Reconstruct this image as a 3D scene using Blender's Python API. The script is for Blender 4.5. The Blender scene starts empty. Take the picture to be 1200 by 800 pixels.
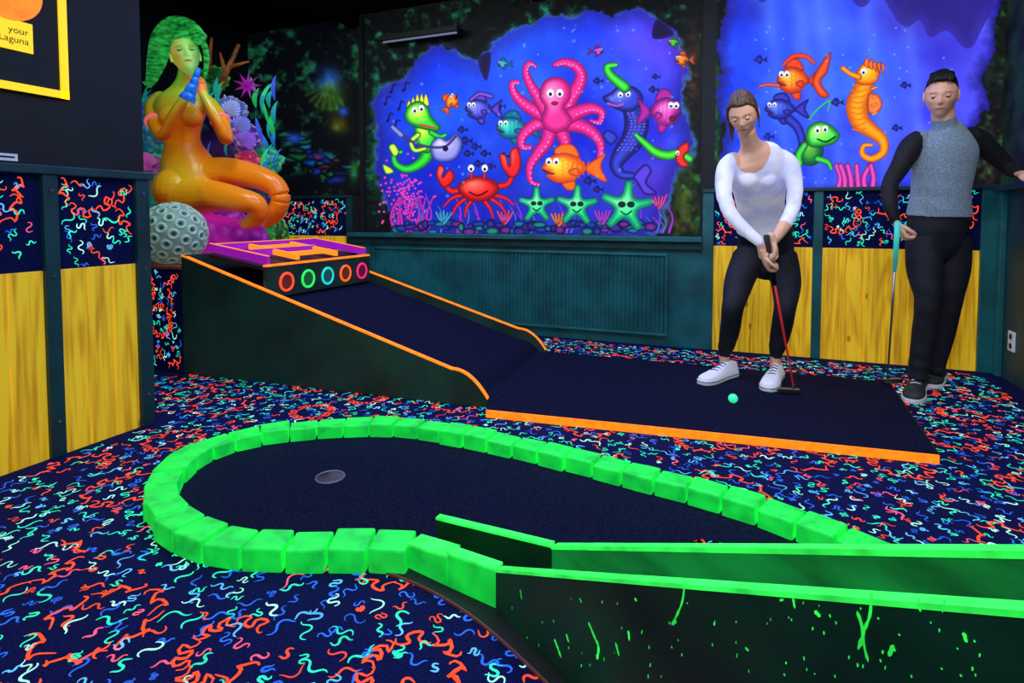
import bpy, bmesh, math, random
import numpy as np
from mathutils import Vector, Matrix
random.seed(7); rng=np.random.RandomState(7)

# ------------------------------------------------------------------ camera survey
FL=667.0; YAW=math.atan(0.4); PIT=math.radians(2.5); CY=252+FL*math.tan(PIT); CH=1.0
F=np.array([-math.sin(YAW),math.cos(YAW),0.]); R=np.array([math.cos(YAW),math.sin(YAW),0.]); Z=np.array([0,0,1.])
FC=math.cos(PIT)*F-math.sin(PIT)*Z; UC=math.sin(PIT)*F+math.cos(PIT)*Z; CAM=np.array([0,0,CH])
def ray(px,py): return FC+R*(px-600)/FL-UC*(py-CY)/FL
def at_d(px,py,d):
    r=ray(px,py); return CAM+r*d/np.dot(r,F)
def at_z(px,py,z):
    r=ray(px,py); return CAM+r*(z-CH)/r[2]
def at_X(px,py,x):
    r=ray(px,py); return CAM+r*x/r[0]
def at_Y(px,py,y):
    r=ray(px,py); return CAM+r*y/r[1]
def project(P):
    q=P-CAM; w=q@FC
    return 600+FL*(q@R)/w, CY-FL*(q@UC)/w

scn=bpy.context.scene
cam=bpy.data.cameras.new('camera'); co=bpy.data.objects.new('camera',cam); scn.collection.objects.link(co)
cam.sensor_width=36; cam.lens=FL/1200*36; cam.shift_y=-(400-CY)/1200; cam.clip_start=0.02
co.location=CAM; co.rotation_euler=(math.pi/2-PIT,0,YAW); scn.camera=co
scn.view_settings.view_transform='Standard'

# ------------------------------------------------------------------ helpers
def lin(c):
    c=np.asarray(c,float)/255.0
    return np.where(c<=0.04045,c/12.92,((c+0.055)/1.055)**2.4)
def L4(c): return tuple(lin(c))+(1.0,)
MATS={}
def mat(name,col,rough=0.6,emit=0.0,ecol=None,noise=0.0,nscale=20,bump=0.0,metal=0.0,stretch=(1,1,1),col2=None,spec=0.5):
    m=bpy.data.materials.new(name); m.use_nodes=True; nt=m.node_tree; b=nt.nodes['Principled BSDF']
    b.inputs['Base Color'].default_value=L4(col); b.inputs['Roughness'].default_value=rough; b.inputs['Metallic'].default_value=metal
    b.inputs['Specular IOR Level'].default_value=spec
    if emit>0:
        b.inputs['Emission Color'].default_value=L4(ecol or col); b.inputs['Emission Strength'].default_value=emit
    if noise>0 or bump>0:
        tc=nt.nodes.new('ShaderNodeTexCoord'); mp=nt.nodes.new('ShaderNodeMapping'); mp.inputs['Scale'].default_value=stretch
        n=nt.nodes.new('ShaderNodeTexNoise'); n.inputs['Scale'].default_value=nscale; n.inputs['Detail'].default_value=5
        nt.links.new(tc.outputs['Object'],mp.inputs[0]); nt.links.new(mp.outputs[0],n.inputs[0])
        if noise>0:
            rp=nt.nodes.new('ShaderNodeValToRGB'); c2=col2 or tuple(x*(1-noise) for x in col)
            rp.color_ramp.elements[0].position=.35; rp.color_ramp.elements[1].position=.65
            rp.color_ramp.elements[0].color=L4(c2); rp.color_ramp.elements[1].color=L4(col)
            nt.links.new(n.outputs[0],rp.inputs[0]); nt.links.new(rp.outputs[0],b.inputs['Base Color'])
            if emit>0 and ecol is None: nt.links.new(rp.outputs[0],b.inputs['Emission Color'])
        if bump>0:
            bp=nt.nodes.new('ShaderNodeBump'); bp.inputs['Strength'].default_value=bump; bp.inputs['Distance'].default_value=.01
            nt.links.new(n.outputs[0],bp.inputs['Height']); nt.links.new(bp.outputs[0],b.inputs['Normal'])
    MATS[name]=m; return m
def mat_attr(name,emit=0.8,rough=0.7,basek=0.4,bump=0.0,nscale=40,spec=.3):
    m=bpy.data.materials.new(name); m.use_nodes=True; nt=m.node_tree; b=nt.nodes['Principled BSDF']
    a=nt.nodes.new('ShaderNodeAttribute'); a.attribute_name='Col'
    mx=nt.nodes.new('ShaderNodeVectorMath'); mx.operation='SCALE'; mx.inputs['Scale'].default_value=basek
    nt.links.new(a.outputs['Color'],mx.inputs[0]); nt.links.new(mx.outputs[0],b.inputs['Base Color'])
    nt.links.new(a.outputs['Color'],b.inputs['Emission Color']); b.inputs['Emission Strength'].default_value=emit
    b.inputs['Roughness'].default_value=rough; b.inputs['Specular IOR Level'].default_value=spec
    if bump>0:
        n=nt.nodes.new('ShaderNodeTexNoise'); n.inputs['Scale'].default_value=nscale
        tc=nt.nodes.new('ShaderNodeTexCoord'); nt.links.new(tc.outputs['Object'],n.inputs[0])
        bp=nt.nodes.new('ShaderNodeBump'); bp.inputs['Strength'].default_value=bump; bp.inputs['Distance'].default_value=.01
        nt.links.new(n.outputs[0],bp.inputs['Height']); nt.links.new(bp.outputs[0],b.inputs['Normal'])
    return m
def empty(name,parent=None):
    e=bpy.data.objects.new(name,None); scn.collection.objects.link(e); e.empty_display_size=.1
    if parent is not None: e.parent=parent
    return e
def mobj(name,verts,faces,m=None,parent=None,smooth=False,bevel=0,cols=None,segs=2):
    me=bpy.data.meshes.new(name); me.from_pydata([tuple(map(float,v)) for v in verts],[],[tuple(map(int,f)) for f in faces])
    return finish(name,me,m,parent,smooth,bevel,cols,segs)
def finish(name,me,m,parent=None,smooth=False,bevel=0,cols=None,segs=2,fixn=True):
    if fixn:
        bm=bmesh.new(); bm.from_mesh(me); bmesh.ops.recalc_face_normals(bm,faces=bm.faces); bm.to_mesh(me); bm.free()
    if cols is not None: setcol(me,cols)
    if m is not None:
        for mm in (m if isinstance(m,(list,tuple)) else [m]): me.materials.append(mm)
    if smooth: me.polygons.foreach_set('use_smooth',[True]*len(me.polygons))
    o=bpy.data.objects.new(name,me); scn.collection.objects.link(o)
    if parent is not None: o.parent=parent
    if bevel>0:
        b=o.modifiers.new('bevel','BEVEL'); b.width=bevel; b.segments=segs; b.limit_method='ANGLE'
    return o
def setcol(me,cols):
    a=me.color_attributes.new('Col','FLOAT_COLOR','POINT')
    c=np.ones((len(me.vertices),4),np.float32); c[:,:3]=cols; a.data.foreach_set('color',c.ravel())
BOXF=[(0,1,2,3),(7,6,5,4),(0,4,5,1),(1,5,6,2),(2,6,7,3),(3,7,4,0)]
def boxv(x0,x1,y0,y1,z0,z1):
    return [(x0,y0,z0),(x1,y0,z0),(x1,y1,z0),(x0,y1,z0),(x0,y0,z1),(x1,y0,z1),(x1,y1,z1),(x0,y1,z1)]
def box(name,x0,x1,y0,y1,z0,z1,m,parent=None,bevel=0): return mobj(name,boxv(x0,x1,y0,y1,z0,z1),BOXF,m,parent,bevel=bevel)
def extr(name,poly,vec,m,parent=None,bevel=0):
    n=len(poly); v=[np.array(p,float) for p in poly]; v2=[p+np.array(vec) for p in v]
    f=[tuple(range(n)),tuple(range(2*n-1,n-1,-1))]+[(i,(i+1)%n,n+(i+1)%n,n+i) for i in range(n)]
    return mobj(name,v+v2,f,m,parent,bevel=bevel)
class Geo:
    def __init__(s): s.v=[]; s.f=[]; s.c=[]; s.mi=[]
    def add(s,v,f,c=None,mi=0):
        o=len(s.v); s.v+= [tuple(map(float,p)) for p in v]; s.f+=[tuple(i+o for i in q) for q in f]; s.mi+=[mi]*len(f)
        if c is not None: s.c+=[tuple(c)]*len(v) if np.ndim(c)==1 else [tuple(q) for q in c]
    def obj(s,name,m,parent=None,smooth=False,bevel=0):
        o=mobj(name,s.v,s.f,m,parent,smooth,bevel,cols=np.array(s.c) if s.c else None)
        if any(s.mi): o.data.polygons.foreach_set('material_index',s.mi)
        return o
def cyl(p0,p1,r0,r1=None,n=12):
    r1=r0 if r1 is None else r1
    p0=np.array(p0,float);p1=np.array(p1,float);t=p1-p0;t/=np.linalg.norm(t)
    a=np.array([1,0,0.]) if abs(t[0])<.8 else np.array([0,1.,0]); s=np.cross(t,a);s/=np.linalg.norm(s);q=np.cross(t,s)
    v=[];
    for p,r in((p0,r0),(p1,r1)):
        for i in range(n):
            an=2*math.pi*i/n; v.append(p+r*(math.cos(an)*s+math.sin(an)*q))
    f=[(i,(i+1)%n,n+(i+1)%n,n+i) for i in range(n)]+[tuple(range(n))[::-1],tuple(range(n,2*n))]
    return v,f
def torus(c,axis,R0,r0,n=28,k=10):
    c=np.array(c,float);t=np.array(axis,float);t/=np.linalg.norm(t)
    a=np.array([0,0,1.]) if abs(t[2])<.8 else np.array([1.,0,0]); s=np.cross(t,a);s/=np.linalg.norm(s);q=np.cross(t,s)
    v=[];f=[]
    for i in range(n):
        an=2*math.pi*i/n; d=math.cos(an)*s+math.sin(an)*q
        for j in range(k):
            bn=2*math.pi*j/k; v.append(c+d*(R0+r0*math.cos(bn))+t*r0*math.sin(bn))
    for i in range(n):
        for j in range(k): f.append((i*k+j,((i+1)%n)*k+j,((i+1)%n)*k+(j+1)%k,i*k+(j+1)%k))
    return v,f
def catmull(P,closed=False,n=6):
    P=np.array(P,float); N=len(P); out=[]
    rngI=range(N) if closed else range(N-1)
    for i in rngI:
        if closed: a,b,c,d=P[(i-1)%N],P[i],P[(i+1)%N],P[(i+2)%N]
        else: a,b,c,d=P[max(i-1,0)],P[i],P[i+1],P[min(i+2,N-1)]
        for k in range(n):
            t=k/n; out.append(.5*((2*b)+(-a+c)*t+(2*a-5*b+4*c-d)*t*t+(-a+3*b-3*c+d)*t**3))
    if not closed: out.append(P[-1])
    return np.array(out)
def sphere_dirs(nu,nv):
    d=[];f=[]
    for j in range(nv+1):
        th=math.pi*j/nv
        for i in range(nu):
            ph=2*math.pi*i/nu; d.append((math.sin(th)*math.cos(ph),math.sin(th)*math.sin(ph),math.cos(th)))
    for j in range(nv):
        for i in range(nu):
            a=j*nu+i;b=j*nu+(i+1)%nu;c=b+nu;e=a+nu
            f.append((a,e,c,b))
    return np.array(d),f
def vnoise(x,y,seed=0,sc=1.0):
    g=np.random.RandomState(seed).rand(64,64); x=np.asarray(x)*sc; y=np.asarray(y)*sc
    xi=np.floor(x).astype(int); yi=np.floor(y).astype(int); fx=x-xi; fy=y-yi; fx=fx*fx*(3-2*fx); fy=fy*fy*(3-2*fy)
    a=g[xi%64,yi%64];b=g[(xi+1)%64,yi%64];c=g[xi%64,(yi+1)%64];d=g[(xi+1)%64,(yi+1)%64]
    return (a*(1-fx)+b*fx)*(1-fy)+(c*(1-fx)+d*fx)*fy
def fbm(x,y,seed=0,sc=1.0): return sum(vnoise(x,y,seed+i,sc*2**i)*.5**(i+1) for i in range(5))
def n3(P,seed=0,sc=1.0): return (fbm(P[:,0]+P[:,2]*.37,P[:,1]-P[:,2]*.61,seed,sc)+fbm(P[:,2]+P[:,0]*.21+9,P[:,0]*.5-P[:,1]*.7,seed+9,sc))*.5

# ------------------------------------------------------------------ materials
M_carpet=mat('carpet_navy',(14,22,82),.95,.16,noise=.6,nscale=180,spec=.1)
M_strokes=mat_attr('fluorescent_print',emit=1.15,basek=.3)
M_turf=mat('turf_navy',(26,30,68),.95,.01,noise=.85,nscale=210,bump=.8,col2=(2,2,8),spec=.1)
M_teal=mat('teal_paint',(18,98,104),.5,.10,noise=.25,nscale=6)
M_tealdk=mat('dark_teal_paint',(12,62,70),.5,.07,noise=.3,nscale=5)
M_black=mat('black_paint',(9,10,16),.7,noise=.4,nscale=8)
M_ceil=mat('ceiling_black',(5,5,8),.9,noise=.5,nscale=5,spec=.1)
def wood():
    m=mat('yellow_wood',(235,178,16),.6,.36)
    nt=m.node_tree;b=nt.nodes['Principled BSDF']; tc=nt.nodes.new('ShaderNodeTexCoord'); mp=nt.nodes.new('ShaderNodeMapping'); mp.inputs['Scale'].default_value=(1,1,.10)
    n=nt.nodes.new('ShaderNodeTexNoise'); n.inputs['Scale'].default_value=7; n.inputs['Detail'].default_value=2; n.inputs['Distortion'].default_value=.5
    nt.links.new(tc.outputs['Object'],mp.inputs[0]); nt.links.new(mp.outputs[0],n.inputs[0])
    mu=nt.nodes.new('ShaderNodeMath'); mu.operation='MULTIPLY'; mu.inputs[1].default_value=36
    si=nt.nodes.new('ShaderNodeMath'); si.operation='SINE'; nt.links.new(n.outputs[0],mu.inputs[0]); nt.links.new(mu.outputs[0],si.inputs[0])
    n2=nt.nodes.new('ShaderNodeTexNoise'); n2.inputs['Scale'].default_value=60; mp2=nt.nodes.new('ShaderNodeMapping'); mp2.inputs['Scale'].default_value=(1,1,.05)
    nt.links.new(tc.outputs['Object'],mp2.inputs[0]); nt.links.new(mp2.outputs[0],n2.inputs[0])
    ad=nt.nodes.new('ShaderNodeMath'); ad.operation='MULTIPLY_ADD'; ad.inputs[1].default_value=.16; nt.links.new(si.outputs[0],ad.inputs[0]); nt.links.new(n2.outputs[0],ad.inputs[2])
    rp=nt.nodes.new('ShaderNodeValToRGB'); e=rp.color_ramp.elements; e[0].position=.22; e[0].color=L4((200,142,12)); e[1].position=.62; e[1].color=L4((238,192,32))
    nt.links.new(ad.outputs[0],rp.inputs[0])
    v=nt.nodes.new('ShaderNodeTexVoronoi'); v.inputs['Scale'].default_value=3.2; mp3=nt.nodes.new('ShaderNodeMapping'); mp3.inputs['Scale'].default_value=(2.2,2.2,1)
    nt.links.new(tc.outputs['Object'],mp3.inputs[0]); nt.links.new(mp3.outputs[0],v.inputs[0])
    r2=nt.nodes.new('ShaderNodeValToRGB'); r2.color_ramp.elements[0].position=.05; r2.color_ramp.elements[0].color=(.5,.38,.25,1); r2.color_ramp.elements[1].position=.10; r2.color_ramp.elements[1].color=(1,1,1,1)
    nt.links.new(v.outputs['Distance'],r2.inputs[0]); mx=nt.nodes.new('ShaderNodeVectorMath'); mx.operation='MULTIPLY'
    nt.links.new(rp.outputs[0],mx.inputs[0]); nt.links.new(r2.outputs[0],mx.inputs[1])
    nt.links.new(mx.outputs[0],b.inputs['Base Color']); nt.links.new(mx.outputs[0],b.inputs['Emission Color']); return m
M_ybr=wood()
M_orange=mat('orange_fluorescent',(255,122,12),.6,1.35,noise=.15,nscale=30)
M_green=mat('green_fluorescent',(22,240,72),.6,.55,noise=.25,nscale=14,bump=.5,col2=(12,190,64))
M_greenb=mat('green_fluorescent_edge',(48,255,84),.6,.9,noise=.25,nscale=14)
M_boardin=mat('reflected_glow_board',(18,140,62),.55,.42,noise=.4,nscale=4,stretch=(1,1,3))  # reflected green fluorescence put into the board colour as emission
M_boardface=mat('board_face',(10,58,40),.5,.24,noise=.6,nscale=3)
M_flarein=mat('flare_inner',(8,48,30),.5,.16,noise=.5,nscale=5)
M_ramp=mat('ramp_side',(24,60,50),.6,.11,noise=.4,nscale=3)
M_yel=mat('yellow_fluorescent',(250,208,20),.5,.8)
M_white=mat('white_plastic',(225,230,235),.5,.05)
M_metal=mat('steel',(150,155,165),.3,metal=1.0)
M_mural=mat_attr('mural_paint',emit=1.12,basek=.10)

# ------------------------------------------------------------------ room shell
YB=4.47; XL=-2.63; XR=1.52; HC=2.86; XLL=-4.7
box('floor',-4.9,1.72,-1.6,YB+.1,-.1,0,M_carpet)
box('ceiling',-4.9,1.72,-1.6,YB+.1,HC,HC+.1,M_ceil)
box('wall_back',-4.9,1.72,YB,YB+.15,0,HC,M_black)
box('wall_right',XR,XR+.15,-1.6,YB,0,HC,M_tealdk)
box('wall_left',XL-.12,XL,-1.6,1.87,0,HC,M_black)
box('wall_alcove',XLL-.15,XLL,1.2,YB,0,HC,M_black)
for i,x in enumerate((-3.4,-1.6,.2)):
    box('trim_%d'%(i+1),x,x+.1,1.2,YB-.02,HC-.12,HC,M_ceil)

# ------------------------------------------------------------------ squiggle carpet print
COLS=[((255,78,40),.15),((40,238,190),.28),((175,255,235),.13),((30,100,230),.24),((90,190,255),.14),((255,90,130),.06)]
def pick():
    x=random.random()
    for c,w in COLS:
        x-=w
        if x<0: return lin(c)
    return lin(COLS[0][0])
def squiggle(cx,cy,L,h,amp,k):
    n=14; s=np.linspace(0,1,n); ph=random.uniform(0,6.28)
    ang=h+amp*np.sin(2*math.pi*k*s+ph)
    x=np.cumsum(np.cos(ang))*L/n; y=np.cumsum(np.sin(ang))*L/n
    return np.stack([x-x.mean()+cx,y-y.mean()+cy],1)
def ribbons(name,u0,u1,v0,v1,fmap,parent,clip=True,ringstep=.42,dens=.0024,keep=None,wk=1.0):
    strokes=[]
    nu=max(1,int((u1-u0)/ringstep)); nv=max(1,int((v1-v0)/ringstep))
    rings=[]
    for i in range(nu+1):
        for j in range(nv+1):
            if random.random()<.92:
                rings.append((u0+(i+random.uniform(-.2,.2)+(.5 if j%2 else 0))*ringstep,v0+(j+random.uniform(-.2,.2))*ringstep,random.uniform(.09,.125)))
    oc=lin((255,76,32))
    st=math.sqrt(dens)
    for i in range(int((u1-u0)/st)+1):
        for j in range(int((v1-v0)/st)+1):
            cx=u0+(i+random.random())*st; cy=v0+(j+random.random())*st
            near=any(abs(math.hypot(cx-a,cy-b)-r)<.028 for a,b,r in rings)
            c=pick()
            if near and random.random()<.7: continue
            L=random.uniform(.055,.11)
            strokes.append((squiggle(cx,cy,L,random.uniform(0,6.28),random.uniform(.9,1.9),random.uniform(.8,1.8)),random.uniform(.0021,.0036)*wk,c*random.uniform(.7,1.05)))
    for (cx,cy,r) in rings:
        nseg=random.choice((5,6,7)); off=random.uniform(0,6)
        for k in range(nseg):
            a=off+2*math.pi*k/nseg
            if random.random()<.06: continue
            n=22; sp=2*math.pi/nseg*.94; q=np.linspace(0,1,n); w=random.choice((1.5,2.0,2.5)); ph=random.uniform(0,6)
            aa=a+sp*q+.09*np.sin(4*math.pi*w*q+ph); rr=r+.018*np.sin(2*math.pi*w*q+ph)
            strokes.append((np.stack([cx+rr*np.cos(aa),cy+rr*np.sin(aa)],1),.0040*wk,oc*random.uniform(.85,1.15)))
    V=[];Fc=[];C=[]
    for P,w,c in strokes:
        m=P.mean(0)
        if keep is not None and not keep(m[0],m[1]): continue
        if clip and (P[:,0].min()<u0+.004 or P[:,0].max()>u1-.004 or P[:,1].min()<v0+.004 or P[:,1].max()>v1-.004): continue
        T=np.gradient(P,axis=0); T/=np.linalg.norm(T,axis=1)[:,None]+1e-9; N_=np.stack([-T[:,1],T[:,0]],1)
        ww=w*np.sqrt(np.clip(np.sin(np.linspace(.12,math.pi-.12,len(P))),0,1))[:,None]
        A=P+N_*ww;B=P-N_*ww;o=len(V)
        for a,b in zip(A,B): V.append(fmap(*a)); V.append(fmap(*b))
        for k in range(len(P)-1): Fc.append((o+2*k,o+2*k+1,o+2*k+3,o+2*k+2))
        C+= [c]*(2*len(P))
    me=bpy.data.meshes.new(name); me.from_pydata([tuple(v) for v in V],[],Fc)
    return finish(name,me,M_strokes,parent,cols=np.array(C),fixn=False)
def vis_floor(x,y):
    if x>1.40 or y>4.36 or (x<-2.56 and y<1.96) or (x<-3.16 and y>2.45) or x<-4.4: return False
    px,py=project(np.array([x,y,0.])); d=np.dot(np.array([x,y,0])-CAM,F)
    return d>.2 and -250<px<1450 and py<1100
carpet=empty('patterned_carpet')
ribbons('carpet_print',-4.6,1.5,-.3,4.45,lambda u,v:(u,v,.0012),carpet,clip=False,keep=vis_floor,wk=1.08)

# ------------------------------------------------------------------ wainscot
def planks(g,u0,u1,z0,z1,place,w=.125):
    n=max(1,round((u1-u0)/w)); s=(u1-u0)/n
    for i in range(n):
        a=u0+i*s+.0012; b=u0+(i+1)*s-.0012
        g.add(place(a,b,z0,z1),BOXF)
def ypl(y,th): return lambda a,b,z0,z1: boxv(a,b,y-th,y,z0,z1)
def xpl(x,th): return lambda a,b,z0,z1: boxv(x,x+th,a,b,z0,z1)
def bolts(g,pts,ax):
    for p in pts:
        p=np.array(p,float); v,f=cyl(p,p+np.array(ax)*.006,.008,.006,10); g.add(v,f)
wl=empty('wainscot_left')
def yl(px): return at_X(px,300,XL)[1]
ypost=[(yl(47),yl(65)),(yl(156),1.87)]
secs=[(.2,ypost[0][0]),(ypost[0][1],ypost[1][0])]
g=Geo()
for a,b in secs: planks(g,a,b,0.0,.775,xpl(XL,.018))
g.obj('yellow_boards',M_ybr,wl,bevel=.003)
for i,(a,b) in enumerate(secs):
    box('fabric_%d'%i,XL,XL+.012,a,b,.775,1.17,M_carpet,wl)
    ribbons('fabric_print_%d'%i,a,b,.775,1.165,lambda u,v:(XL+.0135,u,v),wl,ringstep=.28,dens=.0022)
for i,(a,b) in enumerate(ypost): box('post_%d'%i,XL,XL+.035,a,b,0,1.17,M_tealdk,wl,.004)
box('rail',XL,XL+.045,.2,1.885,1.165,1.20,M_tealdk,wl,.004)
g=Geo(); bolts(g,[(XL+.035,(a+b)/2,z) for a,b in ypost for z in (.15,.75,1.1)],(1,0,0)); g.obj('bolts',M_metal,wl)
wb=empty('wainscot_back')
def xb(px,py=300): return at_Y(px,py,YB)[0]
xp=[(xb(823),xb(836)),(xb(952),xb(963)),(xb(1147),XR)]
g=Geo(); secs=[(xp[0][1],xp[1][0]),(xp[1][1],xp[2][0])]
for a,b in secs: planks(g,a,b,0,.775,ypl(YB,.018))
g.obj('yellow_boards',M_ybr,wb,bevel=.003)
for i,(a,b) in enumerate(secs):
    box('fabric_%d'%i,a,b,YB-.012,YB,.775,1.165,M_carpet,wb)
    ribbons('fabric_print_%d'%i,a,b,.775,1.165,lambda u,v:(u,YB-.0135,v),wb,ringstep=.28,dens=.0022)
for i,(a,b) in enumerate(xp): box('post_%d'%i,a,b,YB-.035,YB,0,1.17,M_teal,wb,.004)
box('rail',xp[0][0],XR,YB-.05,YB,1.165,1.19,M_tealdk,wb,.004)
wa=empty('wainscot_alcove'); xa=xb(412)
g=Geo(); planks(g,-4.65,xa-.03,0,.80,ypl(YB,.018)); g.obj('yellow_boards',M_ybr,wa,bevel=.003)
box('fabric',-4.65,xa-.03,YB-.012,YB,.80,1.165,M_carpet,wa)
ribbons('fabric_print',-4.65,xa-.03,.80,1.16,lambda u,v:(u,YB-.0135,v),wa,ringstep=.28,dens=.0022)
box('post',xa-.03,xa+.03,YB-.04,YB,0,1.17,M_tealdk,wa,.004)
box('rail',-4.65,xa+.03,YB-.05,YB,1.165,1.19,M_tealdk,wa,.004)
rd=empty('radiator_cover')
x0=xa+.032; x1=xp[0][0]-.001
box('panel',x0,x1,YB-.03,YB,0,.80,M_teal,rd)
box('ledge',x0,x1,YB-.11,YB,.80,.84,M_teal,rd,.006)
box('ledge_lip',x0,x1,YB-.07,YB,.74,.80,M_tealdk,rd,.004)
ra,rb=xb(444),xb(781); n=int((rb-ra)/.032)
V=[];Fs=[]
for i in range(n*4+1):
    x=ra+(rb-ra)*i/(n*4); y=YB-.045-(.014 if i%4 in(1,2) else 0)
    V+=[(x,y,.1),(x,y,.69)]
for i in range(n*4): Fs.append((2*i,2*i+2,2*i+3,2*i+1))
mobj('ribs',V,Fs,M_teal,rd)
box('rib_frame_top',ra-.02,rb+.02,YB-.07,YB-.03,.69,.71,M_teal,rd,.004); box('rib_frame_bottom',ra-.02,rb+.02,YB-.07,YB-.03,.08,.10,M_teal,rd,.004)
box('rib_frame_left',ra-.02,ra,YB-.07,YB-.03,.10,.69,M_teal,rd,.004); box('rib_frame_right',rb,rb+.02,YB-.07,YB-.03,.10,.69,M_teal,rd,.004)
wr=empty('wainscot_right')
box('rail',XR-.06,XR,1.2,YB-.05,1.15,1.185,M_tealdk,wr,.004)
box('post',XR-.03,XR,YB-.11,YB-.05,0,1.15,M_teal,wr,.004)
p=at_X(1187,400,XR); so=empty('wall_socket')
box('plate',XR-.012,XR,p[1]-.04,p[1]+.04,p[2]-.06,p[2]+.06,M_white,so,.004)
g=Geo()
for dz in(-.028,.028): v,f=cyl((XR-.012,p[1],p[2]+dz),(XR-.0135,p[1],p[2]+dz),.018,n=16); g.add(v,f)
g.obj('outlets',M_black,so)

# ------------------------------------------------------------------ murals
class Canvas:
    def __init__(s,x0,x1,z0,z1,step,y):
        nu=int((x1-x0)/step)+1; nv=int((z1-z0)/step)+1
        U,W=np.meshgrid(np.linspace(x0,x1,nu),np.linspace(z0,z1,nv))
        P=np.stack([U.ravel(),np.full(U.size,y),W.ravel()],1); s.P=P; s.nu=nu; s.nv=nv
        s.X,s.Y=project(P); s.C=np.zeros((len(P),3)); s.step=step
    def put(s,idx,sd,w,ce,cm,outline,ow,alpha=1.0,ch=None,hl=None):
        t=np.clip(sd/w,0,1); t=t*t*(3-2*t)
        col=np.array(ce)*(1-t)[:,None]+np.array(cm)*t[:,None]
        if ch is not None:
            h=np.clip(hl,0,1)[:,None]*t[:,None]; col=col*(1-h)+np.array(ch)*h
        a=np.clip(sd/.55+.5,0,1)
        if outline is not None:
            o=np.clip((ow-sd)/.6,0,1)[:,None]; col=col*(1-o)+np.array(outline)*o
        a=(a*alpha)[:,None]; s.C[idx]=s.C[idx]*(1-a)+col*a
    def sel(s,P,m=2):
        return np.nonzero((s.X>P[:,0].min()-m)&(s.X<P[:,0].max()+m)&(s.Y>P[:,1].min()-m)&(s.Y<P[:,1].max()+m))[0]
    def blob(s,pts,ce,cm,w=6,outline=(10,10,50),ow=.7,smooth=True,alpha=1.,ch=None,n=5):
        P=catmull(pts,True,n) if smooth else np.array(pts,float)
        idx=s.sel(P)
        if len(idx)==0: return
        x=s.X[idx];y=s.Y[idx]; d=np.full(len(idx),1e9); ins=np.zeros(len(idx),bool)
        for i in range(len(P)):
            a=P[i];b=P[(i+1)%len(P)]; ab=b-a; L=ab@ab+1e-9
            t=np.clip(((x-a[0])*ab[0]+(y-a[1])*ab[1])/L,0,1)
            d=np.minimum(d,np.hypot(x-a[0]-t*ab[0],y-a[1]-t*ab[1]))
            if abs(ab[1])>1e-9:
                c=((a[1]>y)!=(b[1]>y))&(x<ab[0]*(y-a[1])/ab[1]+a[0]); ins^=c
        sd=np.where(ins,d,-d); hl=None
        if ch is not None:
            cx,cy=P.mean(0); sx=np.ptp(P[:,0])/2+1; sy=np.ptp(P[:,1])/2+1
            hl=1.1-np.hypot((x-cx+sx*.25)/sx,(y-cy+sy*.35)/sy)*1.3
        s.put(idx,sd,w,ce,cm,outline,ow,alpha,ch,hl)
    def stroke(s,pts,rad,ce,cm,outline=(10,10,50),ow=.6,alpha=1.):
        pts=np.array(pts,float); rad=np.interp(np.linspace(0,1,len(pts)),np.linspace(0,1,len(rad)),rad)
        Q=catmull(np.column_stack([pts,rad]),False,6)
        m=Q[:,2].max()+1; idx=s.sel(Q[:,:2],m)
        if len(idx)==0: return
        x=s.X[idx];y=s.Y[idx]; sd=np.full(len(idx),-1e9); rr=np.ones(len(idx))
        for i in range(len(Q)-1):
            a=Q[i];b=Q[i+1];ab=b[:2]-a[:2];L=ab@ab+1e-9
            t=np.clip(((x-a[0])*ab[0]+(y-a[1])*ab[1])/L,0,1); r=a[2]+(b[2]-a[2])*t
            v=r-np.hypot(x-a[0]-t*ab[0],y-a[1]-t*ab[1]); k=v>sd; sd=np.where(k,v,sd); rr=np.where(k,r,rr)
        s.put(idx,sd,rr*.9,ce,cm,outline,ow,alpha)
    def ell(s,cx,cy,rx,ry,ce,cm,rot=0,**k):
        a=np.linspace(0,2*math.pi,16,endpoint=False); c,q=math.cos(rot),math.sin(rot)
        P=[(cx+rx*math.cos(t)*c-ry*math.sin(t)*q,cy+rx*math.cos(t)*q+ry*math.sin(t)*c) for t in a]
        k.setdefault('w',min(rx,ry)*.8); k.setdefault('n',3); s.blob(P,ce,cm,**k)
    def glow(s,cx,cy,r,c,a=1.0,ry=None):
        ry=ry or r
        w=np.exp(-(((s.X-cx)/r)**2+((s.Y-cy)/ry)**2))[:,None]*a; s.C=s.C*(1-w)+np.array(c)*w
    def eye(s,x,y,r,look=(0,.3)):
        s.ell(x,y,r,r*1.15,(230,240,255),(255,255,255),outline=(10,10,40),ow=.4)
        s.ell(x+look[0]*r,y+look[1]*r,r*.45,r*.5,(5,5,20),(5,5,20),outline=None)
    def star(s,cx,cy,R0,r0,rot,ce,cm,fl=1.0,**k):
        P=[]
        for i in range(5):
            for dr,da in ((R0*.93,-.16),(R0,0),(R0*.93,.16),(r0,math.pi/5)):
                a=rot+2*math.pi*i/5+da-math.pi/2; P.append((cx+dr*math.cos(a)*fl,cy+dr*math.sin(a)))
        s.blob(P,ce,cm,w=R0*.3,n=4,**k)
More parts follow.
